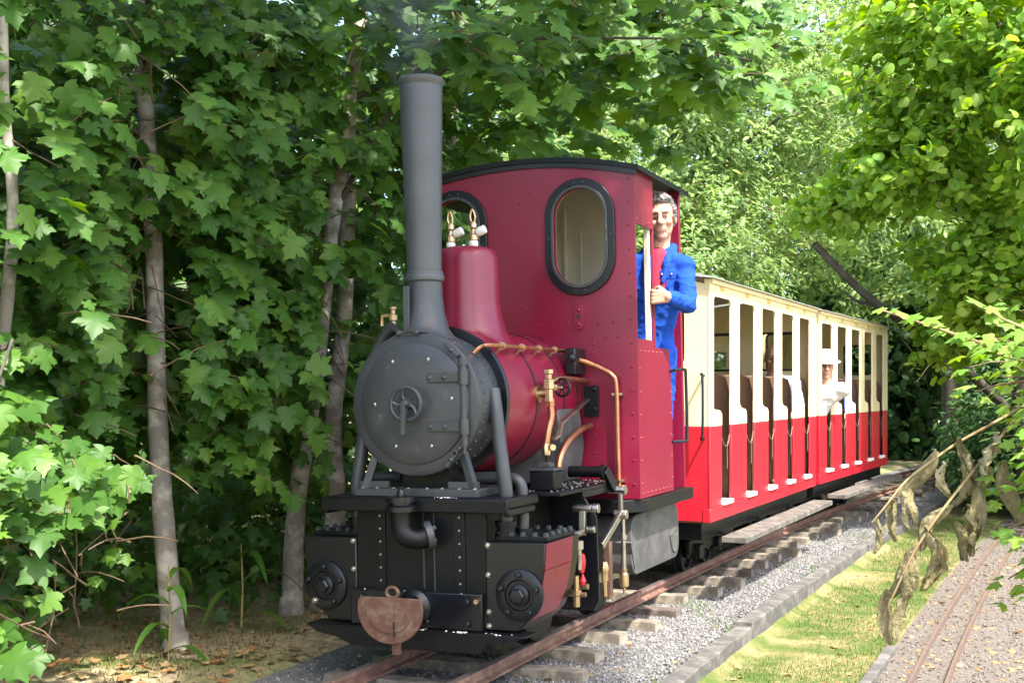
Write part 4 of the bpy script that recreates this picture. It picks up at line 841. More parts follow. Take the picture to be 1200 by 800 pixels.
def seated(Mx, seat, hd, facing, shirt, label, lean=0, hat=False, hairy=False, armout=None, k=1.0):
    """seat = hip point, facing = turn about z (0 looks towards -y) in carriage space"""
    rot = Mx.to_3x3() @ Euler((0, 0, facing)).to_matrix(); T = lambda v: (Mx @ Vector((*v, 1)).to_4d()).to_3d() if False else (Mx @ Vector(v))
    hip = T(seat); hc = T(hd); up = Vector((0, 0, 1)); fw = rot @ Vector((0, -1, 0)); rt = rot @ Vector((1, 0, 0))
    neck = hc + Vector((0, 0, -.165)) - fw * .015; chest = hip * .38 + neck * .62
    rot2 = Mx.to_3x3() @ Euler((0, 0, facing * .25)).to_matrix(); fl_ = rot2 @ Vector((0, -1, 0)); rl_ = rot2 @ Vector((1, 0, 0))
    sh = [neck + rt * s * .175 + up * -.06 for s in (-1, 1)]; knee = [hip + rl_ * s * .10 + fl_ * .36 + up * .03 for s in (-1, 1)]; ank = [k_ + fl_ * .04 - up * .36 for k_ in knee]
    el = [sh[i] + rt * s * .06 + fw * .05 - up * .25 for i, s in enumerate((-1, 1))]; wr = [e + fl_ * .2 - up * .05 - rl_ * s * .08 for e, s in zip(el, (-1, 1))]
    if armout is not None:
        s, e_, w_ = armout; i = 0 if s < 0 else 1; el[i] = T(e_); wr[i] = T(w_)
    b = MB(); head(b, hc, rot); capsule(b, neck - up * .05, hc - up * .06, .060, .055)
    def trunk(b, g):
        capsule(b, hip, chest, .155 + g, .165 + g, 18, (fw, .75)); capsule(b, chest, neck - up * .09, .165 + g, .12 + g, 18, (fw, .7))
        for q in sh: capsule(b, q, neck - up * .04, .062 + g, .055 + g * .3)
    trunk(b, -.008)
    for i in range(2):
        capsule(b, hip + rt * (-1, 1)[i] * .09, knee[i], .085, .062); capsule(b, knee[i], ank[i], .058, .042); capsule(b, ank[i] - up * .02, ank[i] + fw * .14 - up * .03, .036, .03)
        capsule(b, sh[i], el[i], .048, .04); capsule(b, el[i], wr[i], .04, .027); hand(b, wr[i], wr[i] - el[i], -up, .35, 1, (-1, 1)[i])
    o = skin_of(b, 'person', M['skin'], .008, smooth=3); tag(o, label, 'person')
    c = MB(); trunk(c, .012)
    for i in range(2): capsule(c, sh[i], sh[i] * .25 + el[i] * .75, .064, .058)
    skin_of(c, 'shirt', M[shirt], .012, o, smooth=3, disp=.006)
    t = MB(); capsule(t, hip - up * .02, hip + up * .06, .165, .16, 16, (fw, .85))
    for i in range(2): capsule(t, hip + rt * (-1, 1)[i] * .09, knee[i], .098, .075); capsule(t, knee[i], ank[i], .072, .058)
    skin_of(t, 'trousers', M['trouser'], .014, o, smooth=2)
    face(o, hc, rot)
    if hairy:
        h = MB(); ell(h, hc + rot @ Vector((0, .028, .052)), (.084, .094, .084), rot); skin_of(h, 'hair', M['hair'], .008, o, smooth=2, disp=.008, freq=4.0)
    if hat:
        h = MB(); h.lathe([(.15, .0), (.152, .006), (.10, .022), (.097, .06), (.085, .10), (.05, .118), (0, .12)], hc + rot @ Vector((0, .01, .045)), rot @ Vector((0, -.18, 1)), 26, cap=True); h.build('sun_hat', M['whitecloth'], o, smooth=60)
    return o
seated(C1, (.24, 3.08, .87), (.34, 3.02, 1.585), R(22), 'shirt', 'bald passenger in pale lilac shirt sitting in the carriage behind the locomotive')
seated(C2, (.28, .50, .87), (.60, .40, 1.53), R(24), 'whitecloth', 'passenger in white sun hat leaning out of the tail carriage', hat=True, hairy=True, armout=(1, (.55, .46, 1.14), (.57, .30, 1.08)))
seated(C2, (.25, 1.78, .87), (.28, 1.72, 1.50), R(10), 'blueshirt', 'passenger in blue shirt sitting inside the tail carriage', hairy=True)
# ================================================================== trees and plants
import numpy as np
def tmpl(half, cy, fold, droop, wav, seed, tip=1.0):
    """leaf outline (right half) mirrored, fanned from a centre point on the midrib"""
    rr = random.Random(seed); out = list(half) + [(-x, y) for x, y in reversed(half[1:-1])]
    V = [(0, cy, 0)]
    for x, y in out: V.append((x * rr.uniform(.93, 1.07), y, -fold * abs(x) - droop * max(0, y) ** 2 + wav * rr.uniform(-1, 1)))
    n = len(out); F = [(0, i + 1, (i + 1) % n + 1) for i in range(n)]
    V = [(x, y, z + .0) for x, y, z in V]
    return np.array(V, float), np.array(F, int)
MAPLE = [(0, 0), (.12, -.07), (.29, -.06), (.45, .03), (.37, .12), (.38, .20), (.31, .25), (.50, .38), (.61, .56), (.46, .545), (.37, .61), (.23, .55), (.26, .73), (.13, .81), (0, 1)]
MAPLE_LO = [(0, 0), (.26, -.06), (.44, .04), (.31, .24), (.60, .55), (.25, .56), (.20, .78), (0, 1)]
ROUND = [(0, 0), (.22, .02), (.40, .22), (.44, .48), (.34, .72), (.14, .88), (0, 1)]
LANCE = [(0, 0), (.16, .25), (.20, .5), (.10, .8), (0, 1)]
MT = [tmpl(MAPLE, .38, f_, d_, .035, i) for i, (f_, d_) in enumerate(((.18, .22), (.35, .12), (.05, .35), (.28, .30), (-.12, .2), (.15, .05)))]
MLO = [tmpl(MAPLE_LO, .38, .2, .2, .03, 20), tmpl(MAPLE_LO, .38, .05, .3, .03, 21)]
RT = [tmpl(ROUND, .45, .22, .2, .03, 30), tmpl(ROUND, .45, .05, .3, .03, 31)]
LT = [tmpl(LANCE, .45, .3, .2, .01, 40), tmpl(LANCE, .45, .1, .35, .01, 41)]
def basis(n, t):
    n = n / np.linalg.norm(n, axis=1, keepdims=True); t = t - n * np.sum(n * t, 1, keepdims=True)
    t = t / np.maximum(np.linalg.norm(t, axis=1, keepdims=True), 1e-6); a = np.cross(t, n)
    return np.stack([a, t, n], axis=2)
def leafmesh(name, tm, pos, B, sc, m):
    """one mesh of many leaves"""
    V, F = tm; N = len(pos); k = len(V)
    W_ = np.einsum('nij,kj->nki', B, V) * sc[:, None, None] + pos[:, None, :]
    I = (F[None] + (np.arange(N) * k)[:, None, None]).reshape(-1)
    me = bpy.data.meshes.new(name); me.vertices.add(N * k); me.vertices.foreach_set('co', W_.reshape(-1).astype(np.float32))
    nf = N * len(F); me.loops.add(nf * 3); me.loops.foreach_set('vertex_index', I.astype(np.int32)); me.polygons.add(nf); me.polygons.foreach_set('loop_start', (np.arange(nf) * 3).astype(np.int32))
    me.update(calc_edges=True); me.polygons.foreach_set('use_smooth', [True] * nf); me.materials.append(m); return me
def merge(name, sets, m):
    """sets: list of (template, pos, B, sc) joined into one mesh"""
    Vs = []; Is = []; o = 0
    for tm, pos, B, sc in sets:
        if not len(pos): continue
        V, F = tm; k = len(V); Vs.append((np.einsum('nij,kj->nki', B, V) * sc[:, None, None] + pos[:, None, :]).reshape(-1, 3)); Is.append((F[None] + (np.arange(len(pos)) * k)[:, None, None]).reshape(-1) + o); o += len(pos) * k
    V = np.concatenate(Vs); I = np.concatenate(Is); nf = len(I) // 3
    me = bpy.data.meshes.new(name); me.vertices.add(len(V)); me.vertices.foreach_set('co', V.reshape(-1).astype(np.float32)); me.loops.add(len(I)); me.loops.foreach_set('vertex_index', I.astype(np.int32))
    me.polygons.add(nf); me.polygons.foreach_set('loop_start', (np.arange(nf) * 3).astype(np.int32)); me.update(calc_edges=True); me.polygons.foreach_set('use_smooth', [True] * nf); me.materials.append(m); return me
G = np.random.default_rng(11)
LEAFM = {}
def single(tm_key, tm, m):
    k = (tm_key, m.name)
    if k not in LEAFM:
        me = bpy.data.meshes.new('leaf'); me.from_pydata(tm[0].tolist(), [], tm[1].tolist()); me.materials.append(m); me.polygons.foreach_set('use_smooth', [True] * len(tm[1])); LEAFM[k] = me
    return LEAFM[k]
def pxs(P):
    r = P - np.array(CAM); s, c = math.sin(PSI), math.cos(PSI); d = -s * r[:, 0] + c * r[:, 1]; dd = np.maximum(d, .05)
    return 600 + FPX * (c * r[:, 0] + s * r[:, 1]) / dd, Y0 - FPX * r[:, 2] / dd, d
def foliage(parent, name, tms, pos, n, t, sc, m, singles=0, m_far=None, clear=None):
    """leaves as crown: the ones that show largest become objects of their own"""
    B = basis(n, t); ti = G.integers(0, len(tms), len(pos)); pick = np.zeros(len(pos), bool)
    if singles:
        x, y, d = pxs(pos); ok = (x > 0) & (x < 1200) & (y > -5) & (y < 800) & (d > .5); key = np.where(ok, sc / np.maximum(d, .1), -1)
        idx = np.argsort(-key)[:singles]; idx = idx[key[idx] > 0]; pick[idx] = True
    rest = ~pick
    cr = put(name, merge(name, [(tms[i], pos[rest & (ti == i)], B[rest & (ti == i)], sc[rest & (ti == i)]) for i in range(len(tms))], m_far or m), parent); cr['kind'] = 'stuff'
    for i in np.nonzero(pick)[0]:
        o = bpy.data.objects.new('leaf', single((id(tms[ti[i]])), tms[ti[i]], m)); COL.objects.link(o); o.parent = cr
        o.matrix_local = Matrix([[*(B[i][r] * sc[i]), pos[i][r]] for r in range(3)] + [[0, 0, 0, 1]])
    return cr
def sprays(starts, dirs, length, nodes, leaf, outw, petiole=.08, down=.75, up=.6, sun=.75):
    """twigs with leaf pairs; returns leaf arrays and twig polylines"""
    P = []; Nn = []; T = []; S_ = []; tw = []
    for p, d in zip(starts, dirs):
        d = d / np.linalg.norm(d); L_ = length * G.uniform(.6, 1.3); k = max(2, int(nodes * G.uniform(.7, 1.2))); q = np.array(p); pts = [q.copy()]
        side = np.cross(d, [0, 0, 1.]); side /= max(np.linalg.norm(side), 1e-3)
        for i in range(k):
            d = d + np.array([0, 0, -.10]) + G.normal(0, .08, 3); d /= np.linalg.norm(d); q = q + d * L_ / k; pts.append(q.copy())
            for s in (-1, 1):
                if G.random() < .1: continue
                od = d * .35 + side * s * (.9 if i % 2 else .35) + np.array([0, 0, (.5 * s if not i % 2 else 0)]) + G.normal(0, .25, 3) + outw * .35
                od /= np.linalg.norm(od); pe = petiole * G.uniform(.5, 1.3); P.append(q + od * pe)
                Nn.append(outw * sun + np.array([0, 0, up]) + G.normal(0, .33, 3)); T.append(od * .7 + np.array([0, 0, -down]) + G.normal(0, .2, 3)); S_.append(leaf * G.uniform(.5, 1.3))
        od = d; P.append(q + d * .03); Nn.append(outw * sun + np.array([0, 0, up]) + G.normal(0, .3, 3)); T.append(d * .7 + np.array([0, 0, -down * .8])); S_.append(leaf * G.uniform(.6, .95))
        tw.append(pts)
    return np.array(P), np.array(Nn), np.array(T), np.array(S_), tw
def twigmesh(tw, parent, m, r=.0035, keep=1.0, name='twigs'):
    b = MB()
    for pts in tw:
        if G.random() < keep: b.tube([Vector(p) for p in pts], [r * 1.4] + [r] * (len(pts) - 2) + [r * .5], 4, cap=False)
    o = b.build(name, m, parent, smooth=60); o['kind'] = 'stuff'; return o
def free(P):
    """keep leaves out of the train's clearance"""
    q = P[:, 0] - np.maximum(0, P[:, 1] - 1) ** 2 / 230
    return ~((np.abs(q) < .98) & (P[:, 2] < 2.80) & (P[:, 1] > -.1)) & ~((np.hypot(P[:, 0], P[:, 1] - .45) < .3) & (P[:, 2] < 3.3)) & ~((np.abs(q) < .95) & (P[:, 2] < 1.0))
def opening(P):
    """thin the leaves hanging in front of the two visible trunks, on the open side"""
    keep = np.ones(len(P), bool)
    for bx, by, lx, z0, z1, hw, th in ((-1.76, .62, -.05, .15, 3.1, .17, .95), (-1.62, 1.97, .11, .1, 2.7, .18, .93), (-2.0, .3, 0, -.1, .75, .5, .85)):
        d = np.array([.64, -.77]); r = np.stack([P[:, 0] - (bx + lx * P[:, 2] * .5), P[:, 1] - by], 1); al = r @ d; ac = np.abs(r[:, 0] * -d[1] + r[:, 1] * d[0])
        keep &= ~((al > -.1) & (ac < hw) & (P[:, 2] > z0) & (P[:, 2] < z1) & (G.random(len(P)) < th) & (np.abs(np.sin(P[:, 2] * 2.3 + bx * 3)) > .22))
    return keep
def syc(loc, label, trunks, limbs, boxes, nsing, dens=1.0):
    """boxes: (xr, yr, zlow function, zhigh, count, outward)"""
    t = empty('sycamore_tree', loc); tag(t, label, 'tree', 'sycamore trees left of the track'); off = -Vector(loc)
    for P, r in trunks:
        Q = catmull(P, 6); k = random.Random(len(P)); b = MB(); b.tube(Q, [r[0] + (r[1] - r[0]) * (i / (len(Q) - 1)) ** .7 * 1.0 + k.uniform(-.002, .003) for i in range(len(Q))], 14)
        base = Q[0]; b.lathe([(r[0] * 1.5, -.06), (r[0] * 1.25, .03), (r[0] * 1.02, .14)], base, (0, 0, 1), 14, cap=False); b.build('trunk', M['bark'], t, off, smooth=70)
    for P, r in limbs: MB().tube(catmull(P, 5), [r[0], r[1]], 8).build('limb', M['barkdark'], t, off, smooth=70)
    P = []; Nn = []; T = []; S_ = []; TW = []
    for xr, yr, zl, zh, cnt, outw, leaf in boxes:
        st = []; dr_ = []
        for i in range(int(cnt * dens)):
            x = G.uniform(*xr); y = G.uniform(*yr); z0 = zl(x, y); z = G.uniform(z0 + .12, zh); st.append((x, y, z)); o_ = np.array(outw, float); dr_.append(o_ * G.uniform(.4, 1) + G.normal(0, .45, 3) + np.array([0, 0, .1]))
        a = sprays(st, dr_, .42, 5, leaf, np.array(outw, float) / np.linalg.norm(outw))
        P.append(a[0]); Nn.append(a[1]); T.append(a[2]); S_.append(a[3]); TW += a[4]
    P, Nn, T, S_ = map(np.concatenate, (P, Nn, T, S_)); k = free(P) & opening(P); P, Nn, T, S_ = P[k], Nn[k], T[k], S_[k]
    cr = foliage(t, 'crown', MT, P - np.array(loc), Nn, T, S_, M['maple'], 0) if not nsing else None
    if nsing:
        # choose single leaves in world space, then build in the tree's own space
        B = basis(Nn, T); ti = G.integers(0, len(MT), len(P)); x, y, d = pxs(P); ok = (x > 0) & (x < 1200) & (y > -5) & (y < 800) & (d > .5); key = np.where(ok, S_ / np.maximum(d, .1), -1); idx = np.argsort(-key)[:nsing]; pick = np.zeros(len(P), bool); pick[idx[key[idx] > 0]] = True; rest = ~pick
        Q = P - np.array(loc)
        cr = put('crown', merge('crown', [(MT[i], Q[rest & (ti == i)], B[rest & (ti == i)], S_[rest & (ti == i)]) for i in range(len(MT))], M['maple']), t); cr['kind'] = 'stuff'
        for i in np.nonzero(pick)[0]:
            mm = M['yellowleaf'] if G.random() < .012 else M['maple']
            o = bpy.data.objects.new('leaf', single(int(ti[i]), MT[ti[i]], mm)); COL.objects.link(o); o.parent = cr
            o.matrix_local = Matrix([[*(B[i][r_] * S_[i]), Q[i][r_]] for r_ in range(3)] + [[0, 0, 0, 1]])
    b = MB()
    for pts in TW:
        b.tube([Vector(p) + off for p in pts], [.005] + [.0035] * (len(pts) - 2) + [.002], 4, cap=False)
    tw = b.build('twigs', M['twig'], t, smooth=60); tw['kind'] = 'stuff'
    return t
wob = lambda x, y: .16 * math.sin(y * 2.1 + x * 3) + .1 * math.sin(y * 4.7 + 1)
lowA = lambda x, y: .80 + wob(x, y)
OUT = (.85, -.45, .15)
# the tree at the left edge with its low hanging branches
p0 = [at(-45, 800, 5.7), at(0, 430, 5.5), at(15, 250, 5.45), at(4, 100, 5.4), at(0, -160, 5.4)]; p0[0].z = -.15
syc((p0[0].x, p0[0].y, -.12), 'thin reddish stemmed sycamore with low branches sweeping to the bare ground', [(p0, (.034, .022))],
    [([p0[1], p0[1] + Vector((.5, -.4, .1)), p0[1] + Vector((.9, -.9, -.2))], (.010, .005))],
    [((-2.9, -1.35), (-2.6, .15), lambda x, y: .9 + wob(x, y), 3.4, 430, OUT, .125), ((-1.7, -.95), (-1.5, -.45), lambda x, y: -.05, 1.05, 110, (.6, -.75, .2), .125), ((-3.0, -1.7), (-2.2, .3), lambda x, y: .5, 1.3, 60, OUT, .13)], 290)
# the single straight grey trunk
syc((-1.72, .62, -.12), 'sycamore with one straight grey trunk rising out of dry leaf litter', [([(-1.70, .63, -.16), (-1.765, .62, .5), (-1.80, .6, 1.2), (-1.83, .6, 2.2), (-1.88, .55, 3.4), (-1.9, .5, 5.2)], (.068, .038))],
    [([(-1.86, .57, 3.0), (-1.3, .0, 3.7), (-.4, -.8, 4.1)], (.018, .007))],
    [((-2.8, -1.45), (-.1, 1.6), lambda x, y: .95 + wob(x, y), 3.6, 500, OUT, .125), ((-2.2, .1), (-2.2, .9), lambda x, y: 3.4, 5.0, 80, (.5, -.3, .6), .14)], 290)
# the twin trunk beside the locomotive
syc((-1.73, 1.95, -.12), 'twin trunked sycamore beside the locomotive front, boughs over the cab roof', [([(-1.76, 1.83, -.16), (-1.73, 1.85, .6), (-1.62, 1.9, 1.4), (-1.52, 1.95, 2.4), (-1.3, 2.1, 4.4)], (.072, .042)), ([(-1.67, 2.08, -.16), (-1.60, 2.1, .5), (-1.62, 2.1, 1.1), (-1.55, 2.15, 2.0), (-1.6, 2.3, 4.2)], (.085, .045))],
    [([(-1.5, 1.97, 2.5), (-1.0, 1.9, 3.1), (-.2, 1.8, 3.35), (.7, 1.9, 3.3)], (.018, .007)), ([(-1.45, 2.05, 3.2), (-.8, 2.8, 3.7), (.2, 3.2, 3.7), (.9, 3.3, 3.5)], (.018, .006))],
    [((-2.7, -1.30), (1.4, 3.4), lambda x, y: 1.0 + wob(x, y) + (0 if y < 2.2 else -.5), 3.6, 450, OUT, .125), ((-1.9, .95), (.9, 4.2), lambda x, y: 2.98 + .42 * max(0, x) + .12 * math.sin(3 * y), 4.6, 330, (.45, -.65, .35), .145)], 290)
# a further sycamore behind the cab
syc((-2.2, 4.6, -.12), 'sycamore with a dark trunk growing behind the locomotive cab', [([(-2.2, 4.6, -.16), (-2.15, 4.6, 1.5), (-2.0, 4.5, 3.0), (-1.8, 4.4, 5.5)], (.11, .06))],
    [([(-2.05, 4.55, 2.6), (-1.4, 4.2, 3.4), (-.3, 4.0, 4.0)], (.04, .012))],
    [((-3.2, -1.35), (3.2, 7.0), lambda x, y: .4, 4.8, 330, OUT, .14), ((-1.5, .5), (3.2, 6.0), lambda x, y: 3.3 + .5 * max(0, x + .3), 5.0, 150, (.4, -.7, .4), .14)], 120)
# shaded wood behind the sycamores: one dark mass
def mass(name, label, blobs, tms, leaf, m, cat='undergrowth', spread=.30, per=30):
    P = []; Nn = []; T = []
    for (c, r, n) in blobs:
        k = max(1, n // per); u = G.normal(0, 1, (k, 3)); u /= np.linalg.norm(u, axis=1, keepdims=True); cc = np.array(c) + u * np.array(r) * (G.random((k, 1)) ** .45)
        q = np.repeat(cc, per, 0) + G.normal(0, spread, (k * per, 3)) * np.array([1, 1, .6]); P.append(q); uu = np.repeat(u, per, 0); Nn.append(uu * .5 + np.array([.15, -.2, .7]) + G.normal(0, .5, q.shape)); T.append(uu * .6 + np.array([0, -.1, -.4]) + G.normal(0, .5, q.shape))
    P, Nn, T = map(np.concatenate, (P, Nn, T)); k = free(P) & (P[:, 2] > -.1); P, Nn, T = P[k], Nn[k], T[k]; S_ = leaf * G.uniform(.6, 1.3, len(P)); B = basis(Nn, T); ti = G.integers(0, len(tms), len(P))
    o = put(name, merge(name, [(tms[i], P[ti == i], B[ti == i], S_[ti == i]) for i in range(len(tms))], m)); return tag(o, label, cat, kind='stuff')
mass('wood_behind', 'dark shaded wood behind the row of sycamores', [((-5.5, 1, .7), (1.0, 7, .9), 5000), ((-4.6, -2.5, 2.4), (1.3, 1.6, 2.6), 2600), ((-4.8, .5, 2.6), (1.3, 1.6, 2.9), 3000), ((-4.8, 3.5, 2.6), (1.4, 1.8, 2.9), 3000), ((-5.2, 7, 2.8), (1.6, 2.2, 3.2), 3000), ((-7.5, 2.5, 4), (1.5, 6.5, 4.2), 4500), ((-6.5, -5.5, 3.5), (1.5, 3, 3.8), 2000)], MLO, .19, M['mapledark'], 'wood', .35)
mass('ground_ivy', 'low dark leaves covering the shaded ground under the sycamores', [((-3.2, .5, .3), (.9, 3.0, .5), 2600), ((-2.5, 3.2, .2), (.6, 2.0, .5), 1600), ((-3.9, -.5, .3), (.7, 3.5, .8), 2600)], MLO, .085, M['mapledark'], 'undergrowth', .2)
# ---- small-leaved trees
def tree(name, loc, label, trunk, limbs, blobs, tms, leaf, m, group=None, singles=0, spread=.22, per=34, bark='barkdark', up=.7):
    t = empty(name, loc); tag(t, label, 'tree', group); off = -Vector(loc)
    MB().tube(catmull(trunk[0], 6), list(trunk[1]), 12).build('trunk', M[bark], t, off, smooth=70)
    for P_, r in limbs: MB().tube(catmull(P_, 5), list(r), 7).build('limb', M[bark], t, off, smooth=70)
    P = []; Nn = []; T = []; b = MB()
    for (c, r, n) in blobs:
        k = max(1, n // per); u = G.normal(0, 1, (k, 3)); u /= np.linalg.norm(u, axis=1, keepdims=True); cc = np.array(c) + u * np.array(r) * (G.random((k, 1)) ** .38)
        d = u * .7 + np.array([0, 0, .25]) + G.normal(0, .3, u.shape); d /= np.linalg.norm(d, axis=1, keepdims=True)
        s_ = G.uniform(-1, 1, (k * per, 1)); dd = np.repeat(d, per, 0); q = np.repeat(cc, per, 0) + dd * s_ * spread * 1.5 + G.normal(0, spread * .33, (k * per, 3))
        P.append(q); Nn.append(np.array([0, 0, up]) + G.normal(0, .5, q.shape) + np.repeat(u, per, 0) * .4); T.append(dd * .8 + G.normal(0, .55, q.shape) + np.array([0, 0, -.25]))
        for i in range(0, k, 3): b.tube([Vector(cc[i] - d[i] * spread * 2.2) + off, Vector(cc[i]) + off, Vector(cc[i] + d[i] * spread * 1.3) + off], [.008, .006, .003], 4, cap=False)
    P, Nn, T = map(np.concatenate, (P, Nn, T)); k = free(P) & (P[:, 2] > -.1); P, Nn, T = P[k], Nn[k], T[k]; S_ = leaf * G.uniform(.55, 1.35, len(P)); B = basis(Nn, T); ti = G.integers(0, len(tms), len(P)); pick = np.zeros(len(P), bool)
    if singles:
        x, y, d = pxs(P); ok = (x > 0) & (x < 1200) & (y > -5) & (y < 800); key = np.where(ok, S_ / np.maximum(d, .1), -1); idx = np.argsort(-key)[:singles]; pick[idx[key[idx] > 0]] = True
    rest = ~pick; Q = P - np.array(loc)
    cr = put('crown', merge('crown', [(tms[i], Q[rest & (ti == i)], B[rest & (ti == i)], S_[rest & (ti == i)]) for i in range(len(tms))], m), t); cr['kind'] = 'stuff'
    for i in np.nonzero(pick)[0]:
        o = bpy.data.objects.new('leaf', single(id(tms[ti[i]]), tms[ti[i]], m)); COL.objects.link(o); o.parent = cr; o.matrix_local = Matrix([[*(B[i][r_] * S_[i]), Q[i][r_]] for r_ in range(3)] + [[0, 0, 0, 1]])
    tw = b.build('twigs', M['twig'], t, smooth=60); tw['kind'] = 'stuff'
    return t
# tree left of the carriages, leaf colour paled in place of smoke haze
tree('haze_paled_tree', (-2.7, 12.5, -.1), 'tall tree with small leaves coloured pale for smoke haze behind the carriages', ([(-2.7, 12.5, -.2), (-2.6, 12.4, 2), (-2.3, 12.2, 4.5), (-2.0, 12, 7)], (.18, .14, .09, .05)),
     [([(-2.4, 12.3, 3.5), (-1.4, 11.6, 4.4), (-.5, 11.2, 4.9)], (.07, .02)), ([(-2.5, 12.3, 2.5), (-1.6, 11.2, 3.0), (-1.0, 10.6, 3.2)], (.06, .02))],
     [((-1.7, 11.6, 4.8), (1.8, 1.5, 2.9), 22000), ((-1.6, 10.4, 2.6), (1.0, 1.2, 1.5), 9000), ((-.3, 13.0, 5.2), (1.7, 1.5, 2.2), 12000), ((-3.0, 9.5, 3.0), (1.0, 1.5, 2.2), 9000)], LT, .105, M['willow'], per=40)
tree('haze_paled_tree', (1.2, 17.5, -.1), 'light green tree with haze in its leaf colour closing the view beyond the train', ([(1.2, 17.5, -.2), (1.2, 17.5, 3), (1.1, 17.3, 7)], (.2, .15, .06)),
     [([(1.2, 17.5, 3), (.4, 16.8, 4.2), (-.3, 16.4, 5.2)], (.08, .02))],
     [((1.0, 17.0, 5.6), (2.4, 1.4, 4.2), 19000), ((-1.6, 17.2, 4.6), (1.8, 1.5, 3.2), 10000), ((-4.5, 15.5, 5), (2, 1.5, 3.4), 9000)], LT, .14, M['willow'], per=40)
# hazel right of the line
tree('hazel_tree', (2.5, 11.0, -.25), 'hazel with bright yellow green rounded leaves right of the track', ([(2.5, 11.0, -.3), (2.4, 10.9, 1.5), (2.3, 10.5, 3.2), (2.2, 9.8, 5.5)], (.12, .10, .08, .04)),
     [([(2.45, 11.0, .9), (1.6, 10.4, 1.75), (.85, 9.6, 2.35), (.30, 9.1, 2.95)], (.06, .042)), ([(2.35, 10.6, 2.8), (1.6, 9.8, 3.5), (.9, 9.4, 3.7)], (.05, .015)), ([(.95, 9.7, 2.3), (.72, 9.6, 2.32), (.55, 9.5, 2.45)], (.03, .012))],
     [((1.9, 8.8, 4.9), (1.3, 1.0, 1.5), 7000), ((2.6, 9.2, 3.1), (.9, .8, .6), 2400), ((.65, 9.2, 3.4), (.6, .5, .32), 1000), ((1.4, 9.0, 3.7), (.8, .8, .5), 2200), ((3.1, 8.4, 5.2), (1.2, 1.0, 1.6), 3600), ((3.0, 7.8, 3.9), (.7, .8, .9), 2200), ((1.6, 9.8, 2.75), (.7, .4, .22), 500), ((2.3, 9.0, 2.35), (.8, .6, .45), 1800), ((3.0, 8.8, 1.9), (.6, .6, .5), 1100), ((1.75, 9.6, 2.0), (.5, .4, .4), 1000)], RT, .105, M['hazel'], singles=300, spread=.17, per=24)
# tall tree beside the path whose crown reaches over the line and shades the engine
tree('ash_tree', (4.6, -3.2, -.25), 'tall ash beside the path whose crown shades the engine', ([(4.6, -3.2, -.3), (4.5, -3.1, 2.5), (4.0, -3.0, 5), (3.2, -2.8, 7)], (.2, .16, .12, .06)),
     [([(4.4, -3.1, 3.2), (3.2, -2.8, 4.8), (1.6, -2.4, 5.8)], (.08, .03)), ([(4.2, -3.0, 4.2), (2.8, -3.4, 6.0), (.8, -3.6, 6.6)], (.06, .02))],
     [((1.5, -.75, 6.3), (1.7, .9, .7), 3600), ((2.9, -1.5, 6.5), (1.0, .9, .7), 2000)], RT, .16, M['darkleaf'], spread=.3, per=24)
# dark growth below and behind the hazel
mass('dark_thicket', 'dark shaded thicket below the hazel at the end of the line', [((1.7, 13.6, 1.2), (.9, .5, 1.4), 6500), ((2.25, 11.6, .6), (.6, .8, .8), 4500), ((2.0, 16, .8), (3, .8, 1.0), 7000), ((2.6, 12.9, 1.2), (1.5, .9, 1.6), 9000), ((2.4, 12.4, .4), (1.4, .6, .5), 4000), ((1.4, 15.0, 1.2), (2.0, .9, 1.7), 9000), ((3.5, 10.5, 1.3), (.7, 1.2, 1.4), 6000), ((4.2, 12.6, 1.2), (1.0, 1.4, 1.5), 4000), ((3.0, 14.5, 3.0), (1.8, 1.0, 1.4), 5000), ((-1.9, 14.0, 1.0), (1.2, 2.2, 1.3), 4000)], LT, .11, M['darkleaf'], 'undergrowth', .28)
mass('far_wood', 'far green wood closing the horizon', [((-.2, 21, 2.0), (2.2, .8, 2.4), 12000), ((2.5, 19.5, 1.8), (1.6, .8, 2.0), 7000), ((8, 26, 4), (5, 3, 6), 14000), ((0, 27, 6), (6, 3, 8), 20000), ((-9, 22, 5), (4, 5, 7), 12000), ((8.5, 17, 3), (2.5, 4, 5), 5000)], RT, .20, M['darkleaf'], 'wood', .55)
# hawthorn hedge by the gravel path
hb = empty('hawthorn_bush', (2.98, -1.35, -.25)); tag(hb, 'sunlit hawthorn bush with small bright lobed leaves beside the gravel path', 'bush')
hoff = np.array([-2.98, 1.35, .25])
st = []; dr_ = []
for i in range(620):
    u = G.normal(0, 1, 3); u /= np.linalg.norm(u); r = G.random() ** .4; p = np.array([3.10, -1.38, 1.16]) + u * r * np.array([.40, .55, .44]); st.append(p); dr_.append(u * .6 + np.array([-.5, -.3, .35]) + G.normal(0, .4, 3))
a = sprays(st, dr_, .22, 5, .038, np.array([-.4, -.5, .5]), petiole=.028, down=.1, up=.7, sun=.4)
P = a[0]; k = P[:, 2] > -.2
B = basis(a[1], a[2]); x, y, d = pxs(P); ok = (x > 0) & (x < 1215) & (y < 800) & k; idx = np.argsort(np.where(ok, -a[3] / np.maximum(d, .1), 9))[:260]; pick = np.zeros(len(P), bool); pick[idx] = True; pick &= ok; ti = G.integers(0, 2, len(P)); rest = k & ~pick
hc_ = put('foliage', merge('foliage', [(MLO[i], (P + hoff)[rest & (ti == i)], B[rest & (ti == i)], a[3][rest & (ti == i)]) for i in range(2)], M['hedge']), hb); hc_['kind'] = 'stuff'
for i in np.nonzero(pick)[0]:
    o = bpy.data.objects.new('leaf', single('h%d' % ti[i], MLO[ti[i]], M['hedge'])); COL.objects.link(o); o.parent = hc_; o.matrix_local = Matrix([[*(B[i][r_] * a[3][i]), (P + hoff)[i][r_]] for r_ in range(3)] + [[0, 0, 0, 1]])
b = MB()
